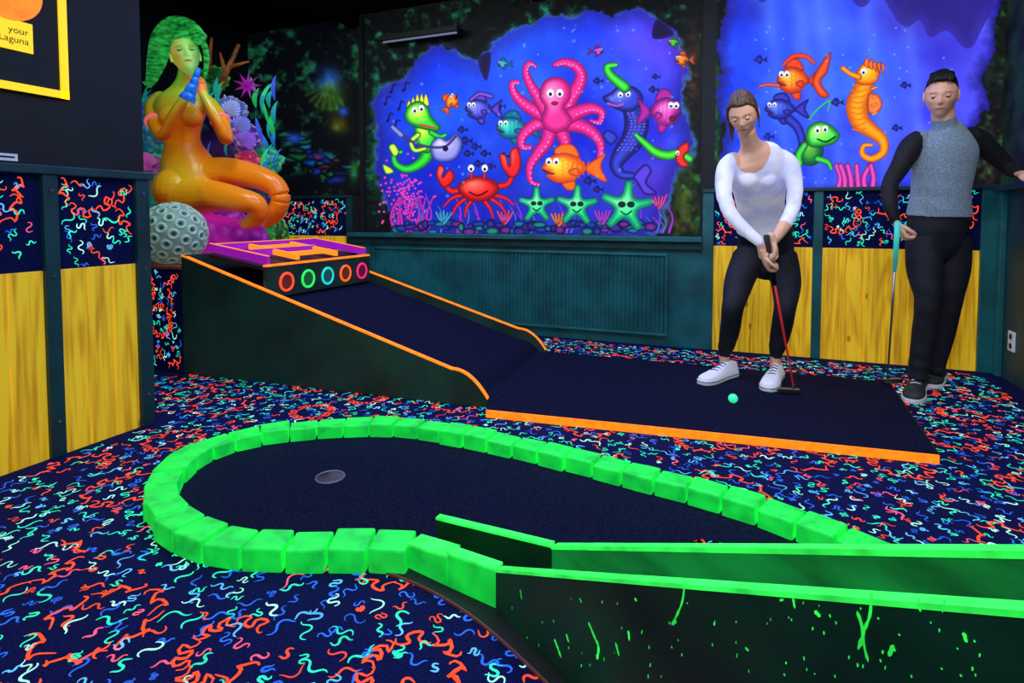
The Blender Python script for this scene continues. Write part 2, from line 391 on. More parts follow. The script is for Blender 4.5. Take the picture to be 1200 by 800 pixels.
    def fish(s,cx,cy,L,H,d,ce,cm,fc,ch=None,rot=0,eye=True,scales=False):
        def T(pts):
            c,q=math.cos(rot),math.sin(rot)
            return [(cx+d*(x*L*c-y*H*q*1.0),cy+(x*L*q+y*H*c)) for x,y in pts]
        s.blob(T([(-.75,0),(-1.35,-.75),(-1.6,-.9),(-1.4,-.1),(-1.65,.8),(-1.3,.7)]),ce,fc,w=4)
        s.blob(T([(-.5,-.6),(-.3,-1.4),(.15,-1.5),(.5,-1.15),(.35,-.7)]),ce,fc,w=4)
        s.blob(T([(-.3,.7),(-.35,1.3),(0,1.35),(.2,.85)]),ce,fc,w=4)
        s.blob(T([(-.85,0),(-.5,-.65),(.1,-.95),(.7,-.7),(1.0,-.1),(.92,.2),(.75,.3),(.85,.5),(.4,.9),(-.2,.85),(-.6,.4)]),ce,cm,w=min(L,H)*.6,ch=ch)
        if scales:
            for i in range(4):
                for j in range(-2,3):
                    x=-.55+i*.22; y=j*.26+(.13 if i%2 else 0)
                    p=T([(x,y-.1),(x+.09,y),(x,y+.1)]); s.stroke(p,[.5,.5],fc,fc,outline=None,alpha=.6)
        s.blob(T([(-.1,.1),(-.45,.0),(-.5,.45),(-.15,.4)]),ce,fc,w=3)
        s.stroke(T([(.5,.35),(.7,.3),(.95,.1)]),[.8,.8],(60,10,30),(60,10,30),outline=None)
        if eye:
            for x,y in T([(.42,-.42),(.72,-.42)]): s.eye(x,y,min(L,H)*.2)
    def build(s,name,m,parent=None):
        me=bpy.data.meshes.new(name); nu,nv=s.nu,s.nv
        me.vertices.add(len(s.P)); me.vertices.foreach_set('co',s.P.astype(np.float32).ravel())
        i=np.arange(nu*nv).reshape(nv,nu); q=np.stack([i[:-1,:-1],i[:-1,1:],i[1:,1:],i[1:,:-1]],-1).reshape(-1,4)
        me.loops.add(q.size); me.loops.foreach_set('vertex_index',q.ravel().astype(np.int32))
        me.polygons.add(len(q)); me.polygons.foreach_set('loop_start',(np.arange(len(q))*4).astype(np.int32))
        me.polygons.foreach_set('loop_total',np.full(len(q),4,np.int32)); me.update(calc_edges=True)
        return finish(name,me,m,parent,cols=lin(np.clip(s.C,0,255)),fixn=False)
def rocky(cv,dark,tint,seed):
    n=fbm(cv.X,cv.Y,seed,.05); m=fbm(cv.X,cv.Y,seed+50,.12)
    k=np.clip((n*m*3.2-.85)*1.7,0,1)[:,None]
    cv.C[:]=np.array(dark)*(1-k)+np.array(tint)*k
def region(cv,pts):
    P=catmull(pts,True,6); x=cv.X+(fbm(cv.X,cv.Y,3,.12)-.5)*14; y=cv.Y+(fbm(cv.X,cv.Y,5,.12)-.5)*14
    ins=np.zeros(len(x),bool); d=np.full(len(x),1e9)
    for i in range(len(P)):
        a=P[i];b=P[(i+1)%len(P)];ab=b-a; L=ab@ab+1e-9
        t=np.clip(((x-a[0])*ab[0]+(y-a[1])*ab[1])/L,0,1); d=np.minimum(d,np.hypot(x-a[0]-t*ab[0],y-a[1]-t*ab[1]))
        if abs(ab[1])>1e-9: ins^=((a[1]>y)!=(b[1]>y))&(x<ab[0]*(y-a[1])/ab[1]+a[0])
    return np.where(ins,d,-d)

# ---- centre mural
cv=Canvas(xb(428,200),xb(821,200),.842,HC-.02,.0046,YB-.006)
rocky(cv,(4,7,10),(18,92,66),11)
cv.glow(805,230,18,(90,130,20),.5,46); cv.glow(440,180,10,(20,120,70),.5,60); cv.glow(812,80,10,(140,80,30),.45,50); cv.glow(790,262,20,(110,80,20),.45,12)
n_=np.clip(fbm(cv.X,cv.Y,66,.16)*2.4-.7,0,1)[:,None]; cv.C=cv.C*(.35+.9*(1-n_))
sd=region(cv,[(448,225),(440,190),(441,160),(438,130),(443,106),(462,98),(478,85),(495,62),(515,52),(540,62),(560,68),(580,48),(600,36),(625,26),(645,17),(668,20),(690,10),(715,18),(745,10),(770,20),(788,33),(800,60),(806,85),(800,110),(806,140),(812,165),(806,190),(795,200),(788,220),(776,250),(765,274),(700,277),(600,276),(480,272),(462,255)])
t=np.clip(sd/24,0,1)[:,None]
yy=np.clip((cv.Y-10)/260,0,1)[:,None]; xx=np.clip((cv.X-430)/390,0,1)[:,None]
base=np.array((26,60,246))*(1-.20*yy)+np.array((60,10,10))*np.clip(xx-.5,0,1)
nz=(fbm(cv.X,cv.Y,21,.03)-.5)[:,None]; base=base+nz*np.array((50,90,50))
col=np.array((30,24,140))*(1-t)+base*t
a=np.clip(sd/1.2+.5,0,1)[:,None]; cv.C=cv.C*(1-a)+col*a
ins=sd>0
def inglow(x,y,r,c,al,ry=None):
    b=cv.C.copy(); cv.glow(x,y,r,c,al,ry); cv.C[~ins]=b[~ins]
inglow(650,60,90,(36,100,255),.5,40); inglow(520,130,50,(26,115,255),.5); inglow(780,60,36,(105,50,230),.5)
inglow(745,45,36,(130,90,240),.35,22); inglow(610,110,40,(50,125,255),.5); inglow(600,240,140,(30,24,160),.55,28); inglow(760,215,34,(100,36,185),.45)
inglow(480,200,30,(30,36,190),.5)
rim=np.exp(-(sd/3.0)**2)[:,None]*.6*np.clip(fbm(cv.X,cv.Y,77,.06)*2-.5,0,1)[:,None]; cv.C=cv.C*(1-rim)+np.array((70,140,200))*rim
for p in ([(560,70),(570,95),(575,62)],[(770,22),(765,45),(790,40)]): cv.blob(p,(30,20,90),(20,14,60),w=5,outline=None)
for i in range(210):
    x=random.gauss(476,13); y=random.gauss(236,18)
    if y<270 and x>444: cv.ell(x,y,1.4,1.4,(200,40,150),(245,80,190),outline=None,n=1)
for i in range(9):
    x=462+i*5; cv.stroke([(x,270),(x+random.uniform(-4,4),252),(x+random.uniform(-9,9),232)],[2.2,.8],(120,20,120),(200,50,170),outline=None)
for i in range(30):
    x=random.choice([random.uniform(455,520),random.uniform(535,625),random.uniform(640,720),random.uniform(740,785)]); h=random.uniform(15,46)
    cv.stroke([(x,272),(x+4,272-h*.5),(x-3,272-h)],[1.8,.6],(60,20,140),random.choice([(120,60,220),(40,120,220),(170,60,210),(30,150,140)]),outline=None)
for i in range(56):
    x=468+i*5.3+random.uniform(-3,3); y=266+random.uniform(-5,6)
    cv.ell(x,y,random.uniform(4,9),random.uniform(3,6),(10,12,60),random.choice([(20,60,170),(14,110,170),(60,40,150),(20,130,120),(110,40,140)]),outline=(6,8,40),ow=.5)
for bx,by,cc_ in ((592,262,(230,70,150)),(655,264,(240,120,60)),(706,262,(180,60,220)),(772,244,(230,70,160)),(520,262,(60,170,220))):
    for k in range(5): cv.stroke([(bx,by),(bx+(k-2)*2.5,by-6),(bx+(k-2)*4.5,by-12-random.uniform(0,4))],[1.8,1.2],tuple(int(v*.4) for v in cc_),cc_,outline=None)
for x,y,s_ in ((545,165,6),(557,172,5),(548,180,5),(568,180,5),(590,183,5),(541,152,5),(585,125,5),(700,95,5),(712,84,4),(765,105,5),(690,212,6),(560,192,5),(575,195,4),(537,172,4),(700,222,5),(768,90,4)):
    cv.fish(x,y,s_,s_*.6,-1,(10,16,96),(24,38,160),(16,24,140),eye=False)
for x,y in ((455,142),(468,128),(452,122),(463,150),(459,108),(474,106)): cv.stroke([(x,y),(x+2,y-9),(x+6,y-8)],[1.1,.7],(16,12,80),(16,12,80),outline=None); cv.ell(x-1,y,2,1.6,(16,12,80),(16,12,80),outline=None)
GE,GM,GH=(10,110,40),(50,225,60),(225,255,70)
cv.stroke([(497,168),(500,182),(490,193),(476,198),(464,192),(462,181),(470,178)],[9,7,5,3.5,2.5],GE,GM)
cv.blob([(462,184),(455,172),(462,168),(468,178)],GE,GH,w=3); cv.blob([(458,196),(448,192),(452,204),(462,202)],GE,GH,w=3)
cv.blob([(486,146),(497,143),(508,150),(512,165),(505,178),(494,178),(487,165)],GE,GM,w=7,ch=GH)
for i in range(5): cv.blob([(476+i*5,128-i*1.5),(479+i*5,113-i*2+abs(i-2)*2),(483+i*5,127-i)],(160,160,10),(240,250,60),w=2)
cv.blob([(474,132),(480,122),(492,118),(502,126),(506,136),(516,148),(512,154),(498,152),(484,148),(476,142)],GE,GM,w=7,ch=GH)
cv.stroke([(492,146),(502,148),(510,150)],[1.2,1.2],(200,30,40),(230,60,60),outline=None); cv.eye(486,129,3.6); cv.eye(494,127,3.6)
cv.stroke([(490,158),(482,166),(486,176),(498,174)],[3.5,2.6],GE,GH); cv.stroke([(505,155),(515,160),(522,158)],[3.2,2.4],GE,GM)
cv.blob([(504,170),(514,160),(524,164),(534,156),(542,167),(536,184),(522,190),(508,186)],(60,70,160),(150,150,225),w=6,ch=(220,220,255))
cv.stroke([(534,160),(520,172),(492,170),(470,158)],[1.2,1.8],(30,20,70),(90,60,130)); cv.stroke([(470,158),(460,149)],[3.4,2.8],(70,70,150),(140,150,220))
cv.ell(522,174,3.4,3.4,(30,20,80),(20,10,60))
cv.fish(529,119,10,8,1,(190,60,10),(255,160,30),(255,110,20),rot=-1.0)
cv.fish(562,128,17,13,-1,(20,20,110),(70,90,225),(110,60,210),ch=(140,155,255),scales=True)
cv.stroke([(552,117),(562,110),(576,113)],[2.5,3],(30,20,100),(130,80,220))
cv.fish(601,150,20,14,-1,(5,70,110),(20,165,175),(10,110,150),ch=(80,240,205),scales=True)
OE,OM,OH=(160,8,100),(248,48,152),(255,145,205)
T=[([(655,150),(662,165),(660,182),(650,192),(640,200)],[9,7,4,2]),
([(645,148),(641,165),(630,180),(621,195),(622,212),(632,216)],[9,8,6,3.5,2]),
([(664,144),(682,148),(697,158),(704,172),(700,190),(690,198)],[10,8,6,3.5,2]),
([(638,142),(624,148),(612,160),(612,172),(622,172)],[9,7,5,2.5]),
([(642,136),(628,130),(612,120),(602,108),(600,97),(608,96)],[10,8,6,3.5,2]),
([(642,132),(632,116),(622,100),(616,84),(620,74),(628,78)],[9,7,5,3.5,2]),
([(662,132),(668,116),(677,102),(681,88),(674,77),(660,73),(650,76)],[10,9,7,6,3]),
([(664,137),(680,130),(694,127),(705,132),(702,143),(692,141)],[10,8,6,3.5,2])]
for p,r in T:
    cv.stroke(p,r,OE,OM)
    q=catmull(p,False,6)
    for k in range(4,len(q)-2,2): cv.ell(q[k][0]+1.6,q[k][1]+1.6,1.2,1.2,(200,80,170),(255,175,225),outline=None,n=1)
cv.blob([(633,104),(639,94),(650,90),(662,93),(669,104),(668,116),(662,126),(670,138),(666,150),(652,156),(639,151),(634,140),(638,126),(632,115)],OE,OM,w=9,ch=OH)
cv.eye(645,109,4.4); cv.eye(656,109,4.4); cv.ell(650,121,4.4,2.4,(120,0,40),(170,10,60))
CE,CM,CHh=(120,5,20),(244,28,30),(255,120,100)
for p in ([(544,228),(530,232),(520,242)],[(548,231),(536,240),(530,252)],[(554,233),(547,243),(545,254)],[(576,228),(592,232),(602,240)],[(572,231),(586,240),(594,252)],[(566,233),(574,244),(578,255)]): cv.stroke(p,[3,1.2],CE,CM)
cv.stroke([(544,220),(530,224),(521,216)],[4,3.5],CE,CM); cv.stroke([(578,218),(594,216),(601,204)],[4,3.5],CE,CM)
cv.blob([(519,220),(511,206),(514,193),(521,197),(519,207),(527,198),(533,206),(528,216)],CE,CM,w=4,ch=CHh)
cv.blob([(598,208),(588,196),(585,180),(593,182),(597,194),(598,176),(607,173),(611,190),(607,204)],CE,CM,w=4,ch=CHh)
cv.blob([(536,220),(544,210),(560,206),(577,210),(585,220),(577,232),(560,237),(544,232)],CE,CM,w=9,ch=CHh)
cv.stroke([(553,210),(552,200)],[1.6,1.6],CE,CM); cv.stroke([(567,210),(568,200)],[1.6,1.6],CE,CM); cv.eye(552,197,3.8); cv.eye(568,197,3.8); cv.stroke([(550,225),(560,229),(571,224)],[1.1,1.1],(80,0,10),(80,0,10),outline=None)
cv.fish(664,197,29,19,-1,(210,60,5),(255,150,10),(255,110,25),ch=(255,235,70),scales=True)
for k in range(4): cv.stroke([(672+k*6,190),(670+k*6,197),(672+k*6,204)],[.8,.8],(220,80,5),(220,80,5),outline=None)
BE,BM,BH=(20,15,95),(50,66,205),(130,130,250)
cv.stroke([(740,122),(746,142),(742,162),(730,178),(722,192),(728,204),(744,206)],[12,15,13,9,6,4],BE,BM)
cv.blob([(742,206),(756,192),(764,200),(758,214),(770,226),(756,228),(746,214)],BE,(90,60,220),w=4); cv.blob([(724,160),(712,152),(706,160),(716,170)],BE,BM,w=4)
q=catmull([(742,132),(746,145),(741,160),(730,176)],False,8)
for k in range(0,len(q),2):
    for e in(-6,-1,4,9): cv.ell(q[k][0]+e,q[k][1],1.8,1.4,(25,25,130),(120,120,245),outline=None,n=1)
cv.blob([(716,108),(728,99),(746,103),(754,116),(745,129),(730,131),(712,122),(706,114)],BE,BM,w=8,ch=BH); cv.eye(727,111,3.2); cv.eye(736,110,3.2)
cv.stroke([(712,121),(722,124),(730,122)],[1,1],(200,80,160),(200,80,160),outline=None)
cv.stroke([(732,102),(722,94),(714,86),(712,78),(722,76)],[7,6,5,3],(10,100,30),(70,240,60)); cv.stroke([(748,132),(758,138),(764,128)],[3,2.5],BE,BM)
cv.fish(778,131,20,18,1,(110,10,110),(220,50,175),(175,30,165),ch=(255,140,215),scales=True); cv.glow(775,142,8,(240,60,150),.25)
cv.ell(788,139,4,3.4,(60,0,40),(120,10,50)); cv.fish(800,70,9,7,-1,(150,50,10),(240,140,30),(255,110,20)); cv.fish(790,50,7,5,-1,(20,90,30),(70,200,60),(60,160,40)); cv.fish(700,60,7,5,1,(100,20,110),(190,80,220),(150,60,200)); cv.fish(590,75,7,5,-1,(20,80,120),(50,180,210),(40,140,190)); cv.fish(772,180,7,5,1,(120,50,10),(245,170,40),(240,110,30))
cv.stroke([(745,158),(756,168),(768,178),(782,182),(796,180),(808,186)],[2.5,5,6,6,5],(10,110,30),(80,235,60)); cv.blob([(795,172),(806,166),(808,176),(802,184),(808,194),(798,196),(791,186)],(120,10,10),(235,50,40),w=4); cv.eye(794,179,2.4)
for x,y,r in ((629,240,22),(676,241,25),(734,242,31)):
    cv.star(x,y,r,r*.46,random.uniform(-.15,.15),(0,120,90),(50,240,150),fl=1.02,ch=(150,255,170))
    for dx in(-.17,.17): cv.ell(x+dx*r,y-.08*r,r*.15,r*.12,(5,20,30),(10,40,50))
    cv.stroke([(x-.2*r,y+.18*r),(x,y+.3*r),(x+.2*r,y+.16*r)],[.9,.9],(0,60,50),(0,60,50),outline=None)
for i in range(90):
    x=random.uniform(450,795); y=random.uniform(30,250); r=random.uniform(.7,1.9)
    j=np.argmin((cv.X-x)**2+(cv.Y-y)**2)
    if sd[j]>8: cv.ell(x,y,r,r,(130,200,255),(60,110,240),outline=None,alpha=.6,n=1)
mur=empty('sea_creature_mural'); cv.build('painted_surface',M_mural,mur)
box('frame_left',xb(424,200),xb(429,200),YB-.03,YB,.845,HC-.02,M_black,mur)

# ---- right mural
cv=Canvas(xp[0][1],XR-.002,1.192,HC-.02,.0042,YB-.006)
rocky(cv,(5,8,10),(30,84,34),31); cv.glow(1160,190,25,(80,50,60),.3,50); cv.glow(838,120,6,(40,130,70),.6,60); cv.glow(1160,60,14,(40,70,60),.4,60)
n_=np.clip(fbm(cv.X,cv.Y,66,.16)*2.4-.7,0,1)[:,None]; cv.C=cv.C*(.35+.9*(1-n_))
sd=region(cv,[(846,222),(842,190),(848,160),(840,120),(844,80),(841,50),(850,15),(862,-20),(1000,-30),(1175,-30),(1166,20),(1166,60),(1150,90),(1158,120),(1142,150),(1146,180),(1136,205),(1120,225),(1000,230),(900,230)])
t=np.clip(sd/18,0,1)[:,None]; xx=np.clip((cv.X-840)/330,0,1)[:,None]
base=np.array((28,76,252))*(1-xx)+np.array((76,70,242))*xx; base=base+(fbm(cv.X,cv.Y,41,.03)-.5)[:,None]*np.array((50,80,50))
col=np.array((28,22,125))*(1-t)+base*t; a=np.clip(sd/1.2+.5,0,1)[:,None]; cv.C=cv.C*(1-a)+col*a; ins=sd>0
inglow(1000,80,70,(60,130,255),.5); inglow(1110,60,35,(50,38,185),.6); inglow(880,60,30,(20,40,205),.4); inglow(960,30,40,(95,130,255),.4,25); inglow(1060,20,40,(60,44,175),.6,30); inglow(880,10,30,(36,26,140),.5,20)
for x in (900,935,960,1015,1060):
    b=cv.C.copy(); w=np.exp(-((cv.X-x-(cv.Y)*.12)/9)**2)[:,None]*.2; cv.C=cv.C*(1-w)+np.array((130,170,255))*w; cv.C[~ins]=b[~ins]
for p in ([(1035,-30),(1045,14),(1062,32),(1078,24),(1090,44),(1110,36),(1130,56),(1146,44),(1165,-30)],[(985,-30),(1000,2),(1012,8),(1022,-4),(1030,-32)],[(880,-30),(890,2),(905,-6),(915,-30)]): cv.blob(p,(46,32,140),(32,20,100),w=16,outline=None,alpha=.75)
cv.fish(916,128,20,13,-1,(15,20,110),(45,75,210),(60,50,190),ch=(110,140,255),scales=True); cv.stroke([(925,140),(935,150),(940,170),(930,185)],[6,5,3],(15,20,110),(50,60,200))
cv.fish(931,94,21,17,-1,(180,40,10),(255,130,20),(235,70,30),ch=(255,215,70),scales=True)
cv.blob([(952,92),(966,68),(974,62),(970,84),(962,96),(972,112),(962,114),(954,104)],(170,40,10),(240,90,40),w=5)
cv.stroke([(912,100),(900,99),(890,101)],[2.5,1.5],(180,40,10),(240,90,50)); cv.stroke([(918,76),(930,66),(944,66),(954,74)],[2,3.5,2],(180,40,10),(235,70,40))
SE,SM,SH=(200,80,5),(255,165,20),(255,230,70)
cv.stroke([(1016,92),(1010,108),(1004,124),(1008,142),(1020,152),(1034,164),(1035,178),(1022,186),(1011,181),(1012,171),(1021,170)],[9,12,13,11,8,5.5,4.5,4,3,2.4],SE,SM)
for i in range(9):
    y=98+i*6.5; cv.stroke([(996+abs(i-4)*.8,y+1),(1006,y+3),(1017-abs(i-4)*.5,y)],[.7,.7],(220,110,5),(220,110,5),outline=None)
cv.blob([(1018,110),(1030,112),(1034,124),(1026,134),(1017,130)],(190,60,20),(250,130,60),w=4)
cv.blob([(1004,84),(1012,74),(1026,74),(1031,86),(1026,97),(1012,100),(1002,94)],SE,SM,w=7,ch=SH)
cv.stroke([(1006,90),(996,86),(988,80)],[4,3,3.2],SE,SM); cv.eye(1012,84,3.6)
for k in range(5): cv.blob([(1012+k*5,76-abs(k-1)),(1017+k*5,66+k*3),(1019+k*4,80+k*2)],(190,50,20),(245,120,40),w=2)
for k in range(4): cv.stroke([(1022+(k%2),104+k*10),(1028,102+k*10)],[1.8,1],SE,SM)
cv.ell(950,178,15,17,(10,70,50),(40,150,60),rot=.4,ch=(120,200,60))
cv.stroke([(943,170),(936,182),(938,192)],[4,5,3],(10,110,30),(70,220,70)); cv.stroke([(958,186),(970,190),(974,198)],[4,3.5,2],(10,110,30),(70,220,70))
cv.blob([(944,162),(948,148),(962,142),(976,148),(984,158),(978,168),(964,172),(950,172)],(10,110,30),(80,230,80),w=8,ch=(190,255,120)); cv.eye(958,152,3.8); cv.eye(967,151,3.8); cv.stroke([(958,163),(968,166),(979,160)],[1.1,1.1],(5,60,30),(5,60,30),outline=None)
cv.stroke([(948,140),(958,128),(972,118),(970,130)],[1,1.2,.8],(20,140,90),(60,200,120),outline=None)
for i in range(6):
    x=982+i*8; cv.stroke([(x,222),(x+random.uniform(-4,4),208),(x+random.uniform(-6,6),194)],[4,3.4],(130,20,120),(230,80,190))
cv.stroke([(870,222),(878,200),(868,180)],[3,1],(20,60,60),(60,190,120)); cv.stroke([(1090,222),(1100,200),(1092,180),(1098,165)],[3,1],(30,50,140),(90,110,230))
for x,y,s_ in ((980,120,6),(1050,150,5),(890,70,6),(1060,100,5),(900,160,5)): cv.fish(x,y,s_,s_*.6,-1,(14,20,110),(30,50,190),(20,34,160),eye=False)
for i in range(50):
    x=random.uniform(870,1130); y=random.uniform(30,215); cv.ell(x,y,1.2,1.2,(150,210,255),(90,140,250),outline=None,alpha=.6,n=1)
mr=empty('seahorse_mural'); cv.build('painted_surface',M_mural,mr)
# ---- alcove mural
cv=Canvas(XLL+.01,xb(424,200),1.192,HC-.02,.007,YB-.006)
rocky(cv,(3,5,10),(18,84,56),51)
cv.glow(385,95,12,(40,110,255),.9,14); cv.glow(388,112,14,(100,170,30),.65,16); cv.glow(403,131,6,(40,90,255),.8,5); cv.glow(398,146,10,(140,140,20),.55,9)
for a in range(7):
    an=1.0+a*.28; cv.stroke([(386,98),(386+30*math.cos(an),98+30*math.sin(an))],[1.0,3],(30,70,20),(100,145,30),outline=None,alpha=.3)
random.seed(12)
for i in range(34):
    u=random.random(); x=320+u*94; y=156+u*40+random.uniform(-6,24)
    n=8; rr=random.uniform(7,15); pts=[(x+rr*random.uniform(.6,1.3)*math.cos(6.28*k/n),y+rr*.5*random.uniform(.6,1.3)*math.sin(6.28*k/n)) for k in range(n)]
    cv.blob(pts,(3,5,20),random.choice([(12,80,190),(18,110,140),(24,120,60),(100,30,50),(16,46,160)]),w=rr*.6,outline=(1,2,8),ow=1.4)
n_=np.clip(fbm(cv.X,cv.Y,91,.09)*2-.6,0,1)[:,None]*.5; cv.C=cv.C*(1-n_)
cv.glow(345,162,9,(40,100,255),.6,6); cv.glow(415,200,5,(50,190,70),.5,12); cv.glow(378,182,12,(24,70,220),.4,4)
ma=empty('cave_mural'); cv.build('painted_surface',M_mural,ma)
mq=empty('cave_side_mural'); box('painted_strip',XR-.006,XR,3.95,YB-.01,1.19,HC-.02,mat('cave_paint',(26,60,30),.7,.3,noise=.9,nscale=5,col2=(3,6,8)),mq)

# ------------------------------------------------------------------ sign on the left wall
sg=empty('neon_wall_sign')
br=at_X(78,117,XL); tp=2.6; yl0=.55; th=.03
box('board',XL,XL+.012,yl0,br[1],br[2],tp,M_black,sg)
box('frame_bottom',XL+.012,XL+.02,yl0,br[1],br[2],br[2]+th,M_yel,sg); box('frame_side',XL+.012,XL+.02,br[1]-th,br[1],br[2],tp,M_yel,sg)
box('frame_top',XL+.012,XL+.02,yl0,br[1],tp-th,tp,M_yel,sg); box('frame_far',XL+.012,XL+.02,yl0,yl0+th,br[2],tp,M_yel,sg)
a=at_X(-40,30,XL); b=at_X(36,64,XL)
box('label',XL+.012,XL+.018,a[1],b[1],b[2],b[2]+.115,M_yel,sg)
c=at_X(6,-12,XL); v,f=cyl((XL+.012,c[1],c[2]),(XL+.02,c[1],c[2]),.115,n=40); mobj('disc',v,f,M_orange,sg)
tc=bpy.data.curves.new('t','FONT'); tc.body='your\nLaguna'; tc.size=.036; tc.align_x='RIGHT'; to=bpy.data.objects.new('lettering',tc); scn.collection.objects.link(to)
to.parent=sg; to.location=(XL+.0195,b[1]-.015,b[2]+.065); to.rotation_euler=(math.pi/2,0,math.pi/2); tc.materials.append(M_black)
p=at_X(9,184,XL); wt=empty('small_wall_tag'); box('plate',XL,XL+.006,p[1]-.06,p[1]+.03,p[2]-.014,p[2]+.014,M_white,wt); box('text_line',XL+.006,XL+.0065,p[1]-.05,p[1]+.02,p[2]-.003,p[2]+.004,M_black,wt)
lt=empty('ceiling_lamp'); a=at_Y(450,50,YB-.12); b=at_Y(536,43,YB-.12)
zc=a[2]; box('tube',a[0],b[0],YB-.14,YB-.12,zc-.007,zc+.007,mat('tube_glow',(120,125,140),.4,.45),lt,.003); box('housing',a[0]-.02,b[0]+.02,YB-.17,YB-.01,zc+.007,zc+.05,M_black,lt)

# ------------------------------------------------------------------ ramp game
rp=empty('minigolf_ramp')
N0=np.array([-3.24,2.53]); N1=at_z(571,478,.0)[:2]; F0=np.array([-3.25,3.63]); F1=at_z(640,417,0)[:2]
def prof(t):
    if t<.9: return .75-(.75-.19)*t/.9
    q=(t-.9)/.1; return .19-(.19-.05)*q**2.2
ts=list(np.linspace(0,.9,10))+list(np.linspace(.91,1,9))
def sideboard(A,B,name,thk):
    AB=B-A; n=np.array([-AB[1],AB[0]]); n/=np.linalg.norm(n)
    poly=[np.array([*(A+AB*t),prof(t)]) for t in ts]+[np.array([*B,0.])]+[np.array([*A,0.])]
    extr(name,poly,(n[0]*thk,n[1]*thk,0),M_ramp,rp)
    V=[];Fs=[]; lo,hi=min(0,thk)-.002,max(0,thk)+.002
    for t in ts:
        p=A+AB*t; z=prof(t)
        for o_,dz in ((lo,-.006),(lo,.003),(hi,.003),(hi,-.006)): V.append((p[0]+n[0]*o_,p[1]+n[1]*o_,z+dz))
    for i in range(len(ts)-1):
        for k in range(3): Fs.append((4*i+k,4*i+k+1,4*i+5+k,4*i+4+k))
        Fs.append((4*i+3,4*i,4*i+4,4*i+7))
    Fs+= [(3,2,1,0),(4*len(ts)-4,4*len(ts)-3,4*len(ts)-2,4*len(ts)-1)]
    mobj(name+'_edge',V,Fs,M_orange,rp)
sideboard(N0,N1,'near_board',.022); sideboard(F0,F1,'far_board',-.022)
V=[];Fs=[]; tt=ts+[1.02,1.021]
for t in tt:
    a=N0+(N1-N0)*t; b=F0+(F1-F0)*t; z=max(prof(min(t,1))-.075,.0375) if t<=1.02 else .01
    V+=[(*a,z),(*b,z)]
for i in range(len(tt)-1): Fs.append((2*i,2*i+2,2*i+3,2*i+1))
mobj('slope_turf',V,Fs,M_turf,rp)
extr('back_board',[(N0[0],N0[1],0),(F0[0],F0[1],0),(F0[0],F0[1],.75),(N0[0],N0[1],.75)],(.03,0,0),M_ramp,rp)
dk=empty('putting_deck')
D=[at_z(570,480,.035),at_z(1100,533,.035),at_z(1041,447,.035),None]
D[3]=np.array([F1[0],F1[1],.035])
nl=np.array([N1[0],N1[1],.035]); poly=[nl,D[0]+0,D[1],D[2],D[3]]
extr('deck_turf',[p+np.array([0,0,-.03]) for p in poly],(0,0,.03),M_turf,dk)
def strip(name,a,b,m,z0,z1,t,par):
    a=np.array(a)[:2];b=np.array(b)[:2];d=b-a;n=np.array([d[1],-d[0]]);n/=np.linalg.norm(n)
    return extr(name,[(*a,z0),(*b,z0),(*b,z1),(*a,z1)],(n[0]*t,n[1]*t,0),m,par)
strip('front_edge',D[0],D[1],M_orange,.0,.036,.010,dk); strip('right_edge',D[1],D[2],M_black,.0,.036,.006,dk)
# target board with holes (part of the ramp)
tb=empty('target_board',rp)
xf=-2.62; y0,y1=2.60,3.62; zt=.69; zb=.50
extr('face',[(xf,y0,zb),(xf,y1,zb),(xf,y1,zt),(xf,y0,zt)],(-.025,0,0),M_ramp,tb)
box('face_edge',xf-.027,xf+.003,y0,y1,zt,zt+.012,M_orange,tb)
hc=[(255,80,40),(40,230,90),(30,200,190),(255,100,30),(230,40,110)]
for i,c in enumerate(hc):
    y=y0+.16+i*(y1-y0-.26)/4; m=mat('hole_ring_%d'%i,c,.5,.9)
    v,f=torus((xf+.004,y,.585),(1,0,0),.054,.008); mobj('ring_%d'%i,v,f,m,tb,smooth=True)
    v,f=cyl((xf+.001,y,.585),(xf+.004,y,.585),.050,n=24); mobj('hole_%d'%i,v,f,mat('hole_dark_%d'%i,tuple(int(k*.4) for k in c),.8,.4),tb)
def rail(g,p,q,w=.03,h=.035):
    p=np.array(p,float);q=np.array(q,float);d=q-p; n=np.array([-d[1],d[0],0]);n/=np.linalg.norm(n);n*=w/2; u=np.array([0,0,h])
    g.add([p-n,q-n,q+n,p+n,p-n+u,q-n+u,q+n+u,p+n+u],BOXF)
g=Geo(); g2=Geo(); za,zb_=.70,.77; xe=-3.12
for y in (2.64,3.59): rail(g,(xf-.02,y,za),(xe,y,zb_),.024,.05)
for x,z in ((xe,zb_),(-2.88,.735)): rail(g,(x,2.64,z),(x,3.59,z),.022,.045)
for y in (2.92,3.30): rail(g2,(xf-.05,y,za+.01),(-3.08,y,.77),.03,.035)
for x,z in ((-2.74,.73),(-3.0,.765)): rail(g2,(x,2.92,z),(x,3.30,z),.03,.03)
for y in (2.64,3.59): rail(g2,(xf-.02,y,za+.0505),(xe,y,zb_+.0505),.012,.004)
rail(g2,(xe,2.64,zb_+.0455),(xe,3.59,zb_+.0455),.012,.004)
g.obj('rails',[mat('purple_rail',(150,20,170),.5,.55)],tb); g2.obj('inner_rails',mat('amber_rail',(255,140,20),.5,.9),tb)
extr('tray',[(xf-.02,2.63,.66),(xf-.02,3.60,.66),(xe,3.60,.73),(xe,2.63,.73)],(0,0,.02),mat('tray_dark',(16,8,30),.6,.08),tb)

